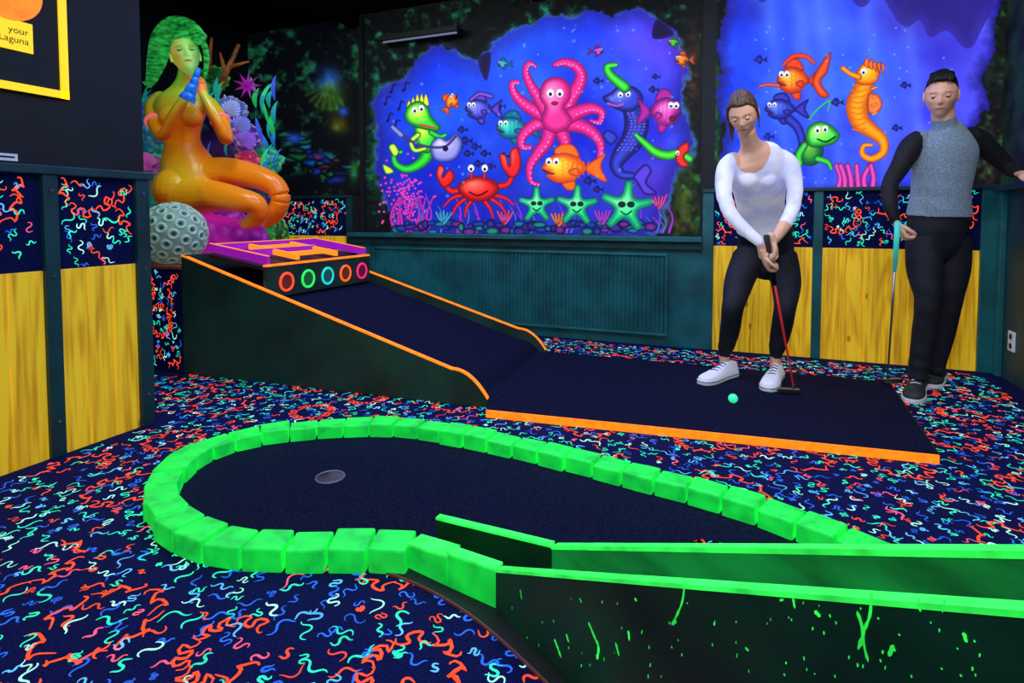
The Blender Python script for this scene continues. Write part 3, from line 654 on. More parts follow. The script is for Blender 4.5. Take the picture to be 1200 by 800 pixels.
# ------------------------------------------------------------------ green with bricks
gr=empty('minigolf_green')
bz=.07
path_px=[(483,634),(455,632),(430,631),(395,631),(350,632),(305,632),(262,626),(228,615),(203,600),(190,585),(188,568),(198,548),(222,529),(255,514),(295,504),(345,497),(400,493),(450,492),(500,496),(550,504),(600,514),(650,525),(700,537),(760,552),(820,567),(880,584),(935,603),(985,622),(1040,645)]
path=catmull([at_z(x,y,bz)[:2] for x,y in path_px],False,10)
seg=np.r_[0,np.cumsum(np.linalg.norm(np.diff(path,axis=0),axis=1))]; Lt=seg[-1]
def pa(s): return np.array([np.interp(s,seg,path[:,0]),np.interp(s,seg,path[:,1])])
g=Geo(); bl=.116; nb=int(Lt/bl); bw=.053
for i in range(nb):
    s0=i*Lt/nb+.0025+random.uniform(0,.002); s1=(i+1)*Lt/nb-.0025-random.uniform(0,.002); q=[]
    h=bz+random.uniform(-.005,.004); ww=bw+random.uniform(-.004,.004); jo=random.uniform(-.004,.004)
    for s in (s0,s1):
        p=pa(s); t=pa(min(s+.02,Lt))-pa(max(s-.02,0)); t/=np.linalg.norm(t); n=np.array([-t[1],t[0]]); e=random.uniform(-.003,.003); q.append((p+n*(ww+jo+e),p-n*(ww-jo+e)))
    (a,b),(c,d)=q; j=lambda: random.uniform(-.003,.003)
    g.add([(*b,0),(*d,0),(*c,0),(*a,0),(*b,h+j()),(*d,h+j()),(*c,h+j()),(*a,h+j())],BOXF)
g.obj('brick_border',M_green,gr,bevel=.007)
A=np.array([*(at_z(581,716,0)[:2])]); Bp=at_z(660,800,0)[:2]; dr=(Bp-A)/np.linalg.norm(Bp-A); pr=np.array([-dr[1],dr[0]])
if np.dot(pr,R[:2])<0: pr=-pr
W=.18
poly=[(*p,.012) for p in path[::3]]+[(*(A+pr*(W+.5)+dr*.1),.012),(*(A+pr*W),.012),(*A,.012)]
me=bpy.data.meshes.new('t'); bm=bmesh.new(); vs=[bm.verts.new(tuple(map(float,p))) for p in poly]; fc=bm.faces.new(vs); bmesh.ops.triangulate(bm,faces=[fc]); bm.to_mesh(me); bm.free()
finish('putting_turf',me,M_turf,gr)
hp=at_z(387,559,.012)
v,f=torus((hp[0],hp[1],.013),(0,0,1),.052,.0035,36,8); mobj('cup_rim',v,f,mat('cup_rim',(120,110,130),.4,.12,metal=.5),gr,smooth=True)
v,f=cyl((hp[0],hp[1],.012),(hp[0],hp[1],.0135),.050,n=32); mobj('cup',v,f,mat('cup_inside',(84,70,84),.5,.12,noise=.9,nscale=14,col2=(8,8,26)),gr)
ch=empty('launch_chute',gr)
SL=.484; Ht=.108; Lc=1.35
def P3(s,w,z): q=A+dr*s+pr*w; return np.array([q[0],q[1],z])
def zt_(s): return Ht+SL*s
tk=.020
def board(name,w,m):
    return extr(name,[P3(0,w,0),P3(Lc,w,0),P3(Lc,w,zt_(Lc)),P3(0,w,zt_(0))],(pr[0]*tk,pr[1]*tk,0),m,ch)
board('front_board',0,M_boardface); board('rear_board',W,M_boardin)
def edge(name,p,q,wid,h,m):
    n=np.array([pr[0],pr[1],0]); p=np.array(p);q=np.array(q);u=np.array([0,0,h]); a=n*-.003; b=n*(wid+.003)
    return mobj(name,[p+a-u,q+a-u,q+b-u,p+b-u,p+a+u*.3,q+a+u*.3,q+b+u*.3,p+b+u*.3],BOXF,m,ch)
edge('front_top_edge',P3(0,0,zt_(0)),P3(Lc,0,zt_(Lc)),tk,.006,M_greenb); edge('rear_top_edge',P3(0,W,zt_(0)),P3(Lc,W,zt_(Lc)),tk,.008,M_greenb)
extr('lane',[P3(0,tk,.014),P3(Lc,tk,.014+SL*Lc),P3(Lc,W,.014+SL*Lc),P3(0,W,.014)],(0,0,.006),M_boardin,ch)
extr('end_board',[P3(Lc,0,0),P3(Lc,W+tk,0),P3(Lc,W+tk,zt_(Lc)),P3(Lc,0,zt_(Lc))],(dr[0]*.02,dr[1]*.02,0),M_boardface,ch)
def flare(name,a,b,ha,hb,t,m,mt):
    a=np.array(a)[:2];b=np.array(b)[:2];d=b-a;n=np.array([-d[1],d[0]]);n/=np.linalg.norm(n)
    if np.dot(n,F[:2])<0:n=-n
    v=[(*a,0),(*b,0),(*(b+n*t),0),(*(a+n*t),0),(*a,ha),(*b,hb),(*(b+n*t),hb),(*(a+n*t),ha)]
    mobj(name,v,BOXF,m,ch,bevel=.003)
    v=[(*(a-n*.002),ha-.004),(*(b-n*.002),hb-.004),(*(b+n*(t+.002)),hb-.004),(*(a+n*(t+.002)),ha-.004),(*(a-n*.002),ha+.003),(*(b-n*.002),hb+.003),(*(b+n*(t+.002)),hb+.003),(*(a+n*(t+.002)),ha+.003)]
    mobj(name+'_top',v,BOXF,mt,ch)
fa=at_z(524,690,0); flare('front_flare',fa,A,.10,Ht,.03,M_green,M_greenb)
fb=at_z(478,668,0); flare('front_block',fb,fa,.075,.09,.055,M_green,M_greenb)
ra_=at_z(511,607,.10); flare('rear_flare',ra_,P3(0,W,0),.10,Ht,.020,M_flarein,M_greenb)
bpx=[(410,662),(440,667),(475,678),(510,694),(545,715),(580,742),(612,771),(645,803),(690,850)]
out=catmull([at_z(x,y,.006)[:2] for x,y in bpx],False,5)
poly=[(*p,.002) for p in out]+[(*(A+dr*.5+pr*.1),.002),(*(A+pr*.1),.002),(*at_z(470,650,0)[:2],.002)]
extr('base_plate',poly,(0,0,.006),M_black,ch)
V=[];Fs=[]
for i,p in enumerate(out): V+=[(p[0],p[1],.0085),(p[0]+pr[0]*-.004,p[1]+pr[1]*-.004,.0085),(p[0]-pr[0]*.004,p[1]-pr[1]*.004,.001)]
for i in range(len(out)-1): Fs+=[(3*i,3*i+1,3*i+4,3*i+3),(3*i+1,3*i+2,3*i+5,3*i+4)]
mobj('base_edge',V,Fs,mat('base_edge',(110,60,50),.6,.22),ch)
nrm=np.array([pr[0],pr[1],0.]); A3=np.array([A[0],A[1],0])
def on_board(px,py):
    r=ray(px,py); t=np.dot(A3-CAM,nrm)/np.dot(r,nrm); return CAM+r*t-nrm*.0015
g=Geo()
def drip(pts,w):
    P=catmull(pts,False,4); L=[on_board(x,y) for x,y in P]; n=len(L); V=[]
    for i,p in enumerate(L):
        k=w*(.5+.7*abs(math.sin(i*1.3)))*(1 if 0<i<n-1 else .3)
        t=L[min(i+1,n-1)]-L[max(i-1,0)]; t/=np.linalg.norm(t)+1e-9; sd_=np.cross(t,nrm); V+=[p-sd_*k,p+sd_*k]
    g.add(V,[(2*i,2*i+1,2*i+3,2*i+2) for i in range(n-1)])
random.seed(5)
for pts,w in (([(650,748),(654,758),(658,770)],.003),([(664,742),(667,752)],.0025),([(690,728),(697,745),(702,758),(700,772)],.003),([(722,752),(726,768)],.0026),([(737,738),(738,750)],.0025),([(803,680),(800,705),(790,728)],.0018),([(793,726),(788,731)],.003),([(955,715),(962,722)],.003),([(1022,692),(1020,720),(1012,745),(1018,775)],.0017),([(1005,715),(1012,740),(1006,760)],.0022),([(1048,755),(1042,768)],.0024),([(1077,700),(1079,716)],.0016),([(610,690),(612,702)],.0015),([(680,700),(682,706)],.002),([(874,758),(878,762)],.002),([(1130,740),(1133,752)],.002),([(930,700),(932,712)],.0016),([(745,700),(746,704)],.0025)): drip(pts,w)
for i in range(80):
    x=random.uniform(600,1150); y=random.uniform(700,792); drip([(x,y),(x+random.uniform(-1,1),y+random.uniform(2,5))],random.uniform(.0005,.0012))
g.obj('paint_splashes',M_greenb,ch)

# ------------------------------------------------------------------ figures
def unit(v): v=np.array(v,float); return v/(np.linalg.norm(v)+1e-12)
class Fig:
    def __init__(s,k=1.0): s.v=[];s.f=[];s.cp=[];s.cr=[];s.cm=[];s.k=k
    def tube(s,keys,lat=R,n=20,sub=8,d=True):
        K=np.array([[*k[0],k[1]*s.k,k[2]*s.k] for k in keys]); Q=catmull(K,False,sub); N=len(Q)
        pos=Q[:,:3]; T=np.gradient(pos,axis=0)
        r0=(Q[0,3]+Q[0,4])/2; r1=(Q[-1,3]+Q[-1,4])/2
        P=[(pos[0]-unit(T[0])*r0*.55,Q[0,3]*.72,Q[0,4]*.72,T[0])]+[(pos[i],Q[i,3],Q[i,4],T[i]) for i in range(N)]+[(pos[-1]+unit(T[-1])*r1*.55,Q[-1,3]*.72,Q[-1,4]*.72,T[-1])]
        o=len(s.v)
        for p,a,b,t in P:
            t=unit(t); sx=lat-np.dot(lat,t)*t
            if np.linalg.norm(sx)<.2: sx=F-np.dot(F,t)*t
            sx=unit(sx); fy=np.cross(t,sx)
            for k in range(n):
                an=2*math.pi*k/n; s.v.append(p+sx*a*math.cos(an)+fy*b*math.sin(an))
        m=len(P)
        for i in range(m-1):
            for k in range(n): s.f.append((o+i*n+k,o+i*n+(k+1)%n,o+(i+1)*n+(k+1)%n,o+(i+1)*n+k))
        c0=len(s.v); s.v.append(P[0][0]-unit(T[0])*r0*.2); s.v.append(P[-1][0]+unit(T[-1])*r1*.2)
        for k in range(n):
            s.f.append((c0,o+(k+1)%n,o+k)); s.f.append((c0+1,o+(m-1)*n+k,o+(m-1)*n+(k+1)%n))
        if d:
            for i in range(N):
                s.cp.append(pos[i]); s.cr.append((Q[i,3]+Q[i,4])/2); s.cm.append(keys[min(i//sub,len(keys)-1)][3])
    def ball(s,c,rx,ry=None,rz=None,mt=None,nu=20,nv=14):
        rx=rx*s.k; ry=ry or rx; rz=rz or rx; D_,f=sphere_dirs(nu,nv); o=len(s.v)
        for q in D_: s.v.append(np.array(c)+q*np.array([rx,ry,rz]))
        s.f+=[tuple(i+o for i in t) for t in f]
        if mt is not None: s.cp.append(np.array(c)); s.cr.append((rx+ry+rz)/3); s.cm.append(mt)
    def remesh(s,voxel,it=4,fac=.5):
        me=bpy.data.meshes.new('tmp'); me.from_pydata([tuple(map(float,v)) for v in s.v],[],s.f)
        bm=bmesh.new(); bm.from_mesh(me); bmesh.ops.remove_doubles(bm,verts=bm.verts,dist=1e-6); bmesh.ops.recalc_face_normals(bm,faces=bm.faces); bm.to_mesh(me); bm.free()
        o=bpy.data.objects.new('tmp',me); scn.collection.objects.link(o)
        m=o.modifiers.new('r','REMESH'); m.mode='VOXEL'; m.voxel_size=voxel
        k=o.modifiers.new('s','SMOOTH'); k.factor=fac; k.iterations=it
        dg=bpy.context.evaluated_depsgraph_get(); out=bpy.data.meshes.new_from_object(o.evaluated_get(dg)); bpy.data.objects.remove(o)
        return out
    def assign(s,me,extra=None):
        n=len(me.polygons); c=np.zeros(n*3); me.polygons.foreach_get('center',c); c=c.reshape(-1,3)
        cp=np.array(s.cp);cr=np.array(s.cr);cm=np.array(s.cm); idx=np.zeros(n,int)
        for a in range(0,n,4000):
            d=np.linalg.norm(c[a:a+4000,None]-cp[None],axis=2)-cr; idx[a:a+4000]=cm[d.argmin(1)]
        if extra is not None: idx=extra(c,idx)
        me.polygons.foreach_set('material_index',idx.astype(np.int32)); return idx
def folds(me,zones):
    n=len(me.vertices); P=np.zeros(n*3); me.vertices.foreach_get('co',P); P=P.reshape(-1,3); N_=np.zeros(n*3); me.vertices.foreach_get('normal',N_); N_=N_.reshape(-1,3)
    d=np.zeros(n)
    for c,r,dv,fq,am in zones:
        w=np.exp(-(np.linalg.norm(P-np.array(c),axis=1)/r)**2); ph=(P@np.array(dv))*fq+14*n3(P,3,5.0)
        d+=w*am*(np.sin(ph)-.2)
    P=P+N_*d[:,None]; me.vertices.foreach_set('co',P.ravel()); me.update()
def hand(name,wrist,dirv,palm,thumbside,m,parent,curl=(55,75,50),scale=1.0,splay=.0):
    y=unit(dirv); p=np.array(palm,float); p=unit(p-np.dot(p,y)*y); x=np.array(thumbside,float); x=unit(x-np.dot(x,y)*y-np.dot(x,p)*p)
    w=np.array(wrist,float); k=scale
    def Lc_(a,b,c): return w+(x*a+y*b+p*c)*k
    fg=Fig()
    fg.tube([(Lc_(0,-.02,0),.027*k,.02*k,0),(Lc_(0,.02,0),.034*k,.018*k,0),(Lc_(0,.06,0),.042*k,.016*k,0),(Lc_(0,.088,.002),.038*k,.012*k,0)],lat=x,n=16,sub=4)
    for xo,ln,r in ((.031,.070,.0088),(.0105,.079,.009),(-.0105,.074,.0086),(-.030,.058,.0076)):
        pts=[Lc_(xo*.8,.05,0),Lc_(xo,.088,0)]; a=0; q=np.array([xo,.088,0.])
        for cdeg,fr in zip(curl,(.43,.32,.25)):
            a+=math.radians(cdeg); q=q+np.array([xo*splay,math.cos(a),math.sin(a)])*ln*fr; pts.append(Lc_(*q))
        fg.tube([(pp,r*k*(1-.06*i),r*k*(1-.06*i),0) for i,pp in enumerate(pts)],lat=x,n=10,sub=4)
    th=[(.018,.02,.004),(.042,.045,.014),(.045,.075,.028),(.034,.095,.040)]
    fg.tube([(Lc_(*q),(.013-.0015*i)*k,(.013-.0015*i)*k,0) for i,q in enumerate(th)],lat=p,n=10,sub=4)
    me=fg.remesh(.0032,2); return finish(name,me,m,parent,smooth=True,fixn=False)
def head(name,parent,c,fwd,up,skin,lip,brow,hairm,hairkind,sc=1.0,iris=(60,40,25),attr_emit=None,lid=.25,paint=None):
    y=unit(fwd); z=np.array(up,float); z=unit(z-np.dot(z,y)*y); x=np.cross(y,z); c=np.array(c,float)
    Dd,f=sphere_dirs(140,100)
    def shape(Dd):
        X_=Dd[:,0]*.071; Y_=Dd[:,1]*.092; Z_=Dd[:,2]*.117
        k=np.clip(-Dd[:,2],0,1); X_=X_*(1-.40*k**1.6); Y_=np.where(Dd[:,1]<0,Y_*(1-.5*k),Y_*(1-.05*k)+.010*k*np.clip(Dd[:,1],0,1))
        fr=np.clip(Dd[:,1]*3,0,1)
        Y_=Y_-fr*.004
        Y_+=fr*.017*np.exp(-((X_/.0085)**2+((Z_+.022)/.014)**2)) + fr*.006*np.exp(-((X_/.006)**2+((Z_-.0)/.016)**2))
        Y_+=fr*.004*np.exp(-(((np.abs(X_)-.010)/.005)**2+((Z_+.029)/.006)**2))
        Y_+=fr*.003*np.exp(-((Z_-.022)/.009)**2)
        Y_-=fr*.007*np.exp(-(((np.abs(X_)-.029)/.015)**2+((Z_-.003)/.011)**2))
        Y_+=fr*.004*np.exp(-(((np.abs(X_)-.040)/.014)**2+((Z_+.022)/.014)**2))
        Y_+=fr*.006*np.exp(-((X_/.022)**2+((Z_+.056)/.007)**2)); Y_-=fr*.004*np.exp(-((X_/.02)**2+((Z_+.057)/.002)**2))
        Y_+=fr*.006*np.exp(-((X_/.018)**2+((Z_+.095)/.014)**2))
        return np.stack([X_,Y_,Z_],1)
    Lp=shape(Dd); col=np.tile(lin(skin),(len(Lp),1)); fr=(Dd[:,1]>.3)*1.0
    def tint(mask,cc): col[:]=col*(1-mask[:,None])+lin(cc)*mask[:,None]
    if paint is not None:
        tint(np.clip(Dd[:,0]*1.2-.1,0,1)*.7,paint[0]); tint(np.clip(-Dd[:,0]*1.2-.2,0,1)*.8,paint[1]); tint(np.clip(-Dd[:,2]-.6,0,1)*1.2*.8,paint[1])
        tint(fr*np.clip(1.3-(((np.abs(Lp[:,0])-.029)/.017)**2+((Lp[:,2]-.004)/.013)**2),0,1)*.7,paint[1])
    tint(fr*np.clip(1.4-((Lp[:,0]/.020)**2+((Lp[:,2]+.056)/.0060)**2),0,1)*.85,lip)
    tint(fr*np.clip(1.5-(((np.abs(Lp[:,0])-.030)/.019)**2+((Lp[:,2]-.022-.004*(1-np.abs(Lp[:,0])/.03))/.0030)**2)*1.2,0,1)*.75,brow)
    tint(fr*.22*np.exp(-(((np.abs(Lp[:,0])-.04)/.02)**2+((Lp[:,2]+.03)/.02)**2)),lip)
    Rm=np.stack([x,y,z],0)
    tw=lambda L_: c+(L_*sc)@Rm
    m=mat_attr(name+'_skin',emit=attr_emit if attr_emit else .07,basek=1.0,rough=.5)
    mobj('head',tw(Lp),f,m,parent,smooth=True,cols=col)
    mw=mat(name+'_eye',(215,215,215),.2); mi=mat(name+'_iris',iris,.2); ml=mat(name+'_lash',brow,.5)
    D2,f2=sphere_dirs(24,18)
    for sx in(-1,1):
        e=np.array([sx*.029,.0715,.001]); mobj('eye_%d'%sx,tw(e+D2*.0108),f2,mw,parent,smooth=True)
        e2=e+np.array([0,.0083,-.0025]); mobj('iris_%d'%sx,tw(e2+D2*np.array([.0056,.003,.0056])),f2,mi,parent,smooth=True)
        up_=[q for q in f2 if D2[list(q)][:,2].mean()>lid]; lo_=[q for q in f2 if D2[list(q)][:,2].mean()<-.55]
        mobj('eyelids_%d'%sx,tw(e+D2*.0124),up_+lo_,m,parent,smooth=True,cols=np.tile(lin(np.array(skin)*.95),(len(D2),1)))
        la=[q for q in f2 if lid-.14<D2[list(q)][:,2].mean()<=lid and D2[list(q)][:,1].mean()>.1]
        mobj('lashes_%d'%sx,tw(e+D2*.0126),la,ml,parent,smooth=True)
        q=D2*np.array([.008,.017,.030]); q[:,0]-=sx*.006*np.exp(-((q[:,1]/.008)**2+(q[:,2]/.015)**2))*(D2[:,0]*sx>0)
        mobj('ear_%d'%sx,tw(q+np.array([sx*.072,-.008,-.008])),f2,m,parent,smooth=True,cols=np.tile(lin(skin),(len(q),1)))
    X_,Y_,Z_=Dd[:,0],Dd[:,1],Dd[:,2]
    rag=.06*np.sin(X_*38+Y_*9)+.04*np.sin(X_*71+2)
    if hairkind=='short':
        msk=np.clip((Z_-(.60*np.clip(Y_*1.5,0,1)-.02)+rag*.5)*9,0,1)
        msk=np.maximum(msk,np.clip((-Y_-.22)*6,0,1)*np.clip((Z_+.5)*5,0,1))
        side=np.clip((Z_-.25)*1.6,0,1); tuft=n3(Dd*1.0+5,17,6.0)-.5
        thick=.012+side*(.045+.10*np.clip(Y_+.3,0,1)+.16*tuft)
        ridge=.014*side*np.sin(X_*90+Y_*30*np.sin(X_*7))
    else:
        msk=np.clip((Z_-(.62*np.clip(Y_*1.5,-.3,1)-.12)+rag*.2)*9,0,1); msk=np.maximum(msk,np.clip((-Y_-.1)*5,0,1)*np.clip((Z_+.55)*5,0,1))
        thick=.05+.06*np.clip(Z_,0,1); part=np.exp(-((X_-.1)/.05)**2)*.04*np.clip(Z_,0,1)
        ridge=.010*np.sin(np.abs(X_-.1)*70+Z_*9)-part
    s_=.94+msk*(.06+thick+ridge)
    mobj('hair',tw(Lp*s_[:,None]),f,hairm,parent,smooth=True)
    return tw,Rm
def shoe(name,parent,heel,toe,z0,m_up,m_sole,W_=.05,H_=.075,m_cap=None):
    heel=np.array(heel,float);toe=np.array(toe,float); d=toe[:2]-heel[:2]; Ls=np.linalg.norm(d); d=d/Ls; n=np.array([-d[1],d[0]])
    ys=np.array([0,.03,.1,.25,.4,.55,.7,.82,.92,.98,1.0]); ws=np.array([.45,.68,.78,.76,.74,.86,.98,.98,.82,.55,.25])*W_; hs=np.array([.7,.92,1.0,1.0,.92,.72,.55,.48,.42,.34,.24])*H_
    V=[];Fs=[];k=14
    for yv,w_,h_ in zip(ys,ws,hs):
        for i in range(k):
            a=math.pi*i/(k-1); cx=math.copysign(abs(math.cos(a))**.7,math.cos(a)); cz=math.sin(a)**.75
            sq=w_*(1-.35*cz*(yv<.45)); q=heel[:2]+d*yv*Ls+n*sq*cx; V.append((q[0],q[1],z0+.018+h_*cz))
    m_=len(ys)
    for i in range(m_-1):
        for j in range(k-1): Fs.append((i*k+j,i*k+j+1,(i+1)*k+j+1,(i+1)*k+j))
        Fs.append((i*k+k-1,i*k,(i+1)*k,(i+1)*k+k-1))
    Fs+=[tuple(range(k)),tuple(range((m_-1)*k,m_*k))]
    mobj(name+'_upper',V,Fs,m_up,parent,smooth=True)
    side=[];oth=[]
    for yv,w_ in zip(ys,ws*1.08): side.append(heel[:2]+d*yv*Ls*1.02+n*w_); oth.append(heel[:2]+d*yv*Ls*1.02-n*w_)
    poly=[(*p,z0) for p in side+oth[::-1]]; extr(name+'_sole',poly,(0,0,.024),m_sole,parent,bevel=.004)
    if m_cap is not None:
        side=[];oth=[]
        for yv,w_ in zip(ys,ws*1.10): side.append(heel[:2]+d*yv*Ls*1.02+n*w_); oth.append(heel[:2]+d*yv*Ls*1.02-n*w_)
        extr(name+'_stripe',[(*p,z0+.017) for p in side+oth[::-1]],(0,0,.004),m_cap,parent)
    g=Geo()
    for i in range(4):
        t=.36+i*.085; h_=np.interp(t,ys,hs); w_=np.interp(t,ys,ws)*.5; c_=heel[:2]+d*t*Ls
        a_=np.array([*(c_+n*w_),z0+.018+h_*.93]); b_=np.array([*(c_-n*w_+d*.01),z0+.018+h_*.93]); mm=(a_+b_)/2+np.array([0,0,h_*.12])
        v,f=cyl(a_,mm,.003,n=6); g.add(v,f); v,f=cyl(mm,b_,.003,n=6); g.add(v,f)
    g.obj(name+'_laces',m_cap or m_sole,parent)
def putter(name,top,bot,headdir,m_grip,m_shaft,par=None):
    e=empty(name,par); top=np.array(top,float);bot=np.array(bot,float); t=unit(bot-top)
    v,f=cyl(top,top+t*.27,.0145,.011,14); mobj('grip',v,f,m_grip,e,smooth=True)
    v,f=cyl(top+t*.26,bot+np.array([0,0,.035]),.006,.0045,12); mobj('shaft',v,f,m_shaft,e,smooth=True)
    h=unit([headdir[0],headdir[1],0]); n=np.array([-h[1],h[0],0]); b=bot.copy()
    V=[b-h*.03-n*.014,b+h*.085-n*.016,b+h*.085+n*.016,b-h*.03+n*.014]; u=np.array([0,0,.026]); V=V+[q+u for q in V]; V=[q+np.array([0,0,.001]) for q in V]
    mobj('club_head',V,BOXF,M_metal,e,bevel=.004,segs=3); v,f=cyl(b+np.array([0,0,.02]),b+np.array([0,0,.05]),.007,n=10); mobj('neck',v,f,M_metal,e)
    return e
SK=(240,184,158)
M_skin=mat('skin',SK,.5,.07,noise=.08,nscale=15)
M_jean=mat('black_trousers',(18,20,38),.8,.03,noise=.5,nscale=9,bump=.9)
M_wsh=mat('white_jersey',(232,232,252),.8,.26,noise=.10,nscale=7,bump=.7,col2=(192,196,246))
M_grey=mat('heather_grey_jersey',(138,160,186),.9,.14,noise=.3,nscale=160,bump=.4)
M_blk=mat('black_jersey',(14,15,28),.8,.03,noise=.4,nscale=9,bump=.8)
M_blond=mat('brown_hair',(112,82,62),.5,.04,noise=.5,nscale=30,stretch=(4,4,1),col2=(46,34,32),bump=.5)
M_hairb=mat('black_hair',(20,15,17),.5,noise=.6,nscale=60,bump=1.0,stretch=(3,1,1))
M_shw=mat('white_canvas',(225,225,240),.7,.22); M_shd=mat('dark_suede',(58,64,62),.8,noise=.4,nscale=20); M_sol=mat('rubber_sole',(205,210,220),.6,.12); M_shs=mat('navy_stripe',(40,50,120),.6)
D_=at_d
# ---- woman, leaning over the ball
wo=empty('woman_player'); fg=Fig()
fg.tube([(D_(897,312,3.47),.13,.10,1),(D_(897,294,3.49),.166,.125,1),(D_(896,277,3.46),.158,.120,1),(D_(895,264,3.42),.161,.121,0),(D_(892,247,3.35),.132,.102,0),(D_(890,224,3.24),.138,.108,0),(D_(888,207,3.15),.148,.114,0),(D_(886,192,3.08),.153,.098,0),(D_(884,181,3.05),.126,.074,0),(D_(881,173,3.03),.066,.056,2),(D_(878,164,3.00),.045,.047,2),(D_(875,153,2.97),.045,.047,2)],sub=10,n=28)
fg.ball(D_(876,210,3.05),.048,mt=0); fg.ball(D_(898,210,3.05),.048,mt=0)
wl_=D_(892,285,2.85); wr_=D_(907,281,2.88)
fg.tube([(D_(860,187,3.07),.046,.046,0),(D_(851,198,3.05),.050,.050,0),(D_(848,223,3.0),.042,.041,0),(D_(855,248,2.94),.036,.035,0),(D_(871,267,2.89),.033,.031,0),(wl_,.026,.023,0)],sub=8)
fg.tube([(D_(912,183,3.06),.046,.046,0),(D_(925,194,3.04),.050,.050,0),(D_(931,219,3.01),.042,.041,0),(D_(929,243,2.96),.036,.035,0),(D_(919,264,2.91),.033,.031,2),(wr_,.026,.023,2)],sub=8)
fg.tube([(D_(877,302,3.47),.094,.10,1),(D_(866,330,3.39),.084,.088,1),(D_(859,360,3.25),.061,.065,1),(D_(855,388,3.32),.055,.059,1),(D_(850,409,3.37),.043,.045,1),(D_(849,415,3.38),.031,.033,2),(D_(849,432,3.39),.030,.035,2)],sub=8)
fg.tube([(D_(915,302,3.47),.094,.10,1),(D_(921,330,3.38),.084,.088,1),(D_(920,360,3.23),.061,.065,1),(D_(915,388,3.29),.055,.059,1),(D_(910,410,3.33),.043,.045,1),(D_(909,416,3.34),.031,.033,2),(D_(908,432,3.35),.030,.035,2)],sub=8)
me=fg.remesh(.007,4)
zn=D_(0,174,3.0)[2]; r0n=D_(883,182,2.98)@R; fmid=D_(884,186,3.05)@F
def ex(c,idx):
    k=(((c@R-r0n)/.088)**2+((c[:,2]-zn)/.13)**2<1)&((c@F)<fmid+.01)&(idx==0); idx=idx.copy(); idx[k]=2; return idx
fg.assign(me,ex)
folds(me,[(D_(859,360,3.2),.10,Z*.8+R*.5,60,.003),(D_(920,360,3.2),.10,Z*.8-R*.5,60,.003),(D_(893,245,3.3),.14,Z+R*.5,60,.003),(D_(850,236,3.0),.07,Z+R*.4,80,.0025),(D_(929,233,3.0),.07,Z-R*.4,80,.0025),(D_(851,405,3.35),.06,Z,90,.003),(D_(910,405,3.35),.06,Z,90,.003),(D_(895,300,3.4),.12,Z*.5+R,50,.003)])
finish('body',me,[M_wsh,M_jean,M_skin],wo,smooth=True,fixn=False)
fw=unit(-F*.74-R*.42-Z*.52)
hc=D_(871,133,2.93)
tw,Rm=head('woman',wo,hc,fw,unit(Z-R*.10),SK,(205,90,95),(120,86,66),M_blond,'long',sc=.98,lid=.0)
fg=Fig(); b0=tw(np.array([0,-.085,.05])); fg.tube([(b0,.030,.030,0),(tw(np.array([.02,-.125,.04])),.030,.028,0),(tw(np.array([.05,-.15,.0])),.028,.026,0),(tw(np.array([.085,-.15,-.07])),.022,.020,0),(tw(np.array([.10,-.13,-.15])),.012,.010,0),(tw(np.array([.10,-.12,-.19])),.004,.004,0)],sub=6)
for sx in(-1,1): fg.tube([(tw(np.array([sx*.060,.040,.060])),.009,.006,0),(tw(np.array([sx*.072,.028,.02])),.008,.005,0),(tw(np.array([sx*.074,.024,-.03])),.006,.004,0),(tw(np.array([sx*.068,.030,-.08])),.003,.003,0)],sub=6,n=10)
me=fg.remesh(.0035,2); finish('ponytail',me,M_blond,wo,smooth=True,fixn=False)
ct=D_(898,276,2.82); cb=at_z(930,461,.037); ctd=unit(cb-ct)
M_red=mat('red_shaft',(200,30,40),.4,.3); M_gripb=mat('rubber_grip',(18,18,22),.8)
putter('golf_putter',ct,cb,-R+F*.2,M_gripb,M_red)
gp1=ct+ctd*.085; gp2=ct+ctd*.160
for nm,wv,gp,sd_ in (('left_hand',wr_,gp1,1),('right_hand',wl_,gp2,-1)):
    side=R*sd_; w0=gp-ctd*.055+side*.026+F*.012
    hd=unit(ctd*.95-F*.12-side*.10); hand(nm,w0-hd*.01,hd,-side-F*.25,-F+side*-.3,M_skin,wo,curl=(60,80,60),scale=.95)
    f2=Fig(); f2.tube([(wv,.026,.024,0),((wv+w0)/2,.024,.022,0),(w0+hd*.01,.026,.020,0)],sub=4); me=f2.remesh(.005,2); finish(nm+'_wrist',me,M_skin,wo,smooth=True,fixn=False)
shoe('shoe_left',wo,at_z(861,439,.035),at_z(822,451,.035),.036,M_shw,M_sol,m_cap=M_shs); shoe('shoe_right',wo,at_z(912,439,.035),at_z(899,459,.035),.036,M_shw,M_sol,m_cap=M_shs)
bc=at_z(859,467,.036+.021); D0,f0=sphere_dirs(40,30); k=1-.03*np.clip(np.sin(D0[:,0]*40)*np.sin(D0[:,1]*40)*np.sin(D0[:,2]*40),0,1)
mobj('golf_ball',bc+D0*.0235*k[:,None]+np.array([0,0,.0015]),f0,mat('green_ball',(60,240,170),.4,.7),smooth=True)
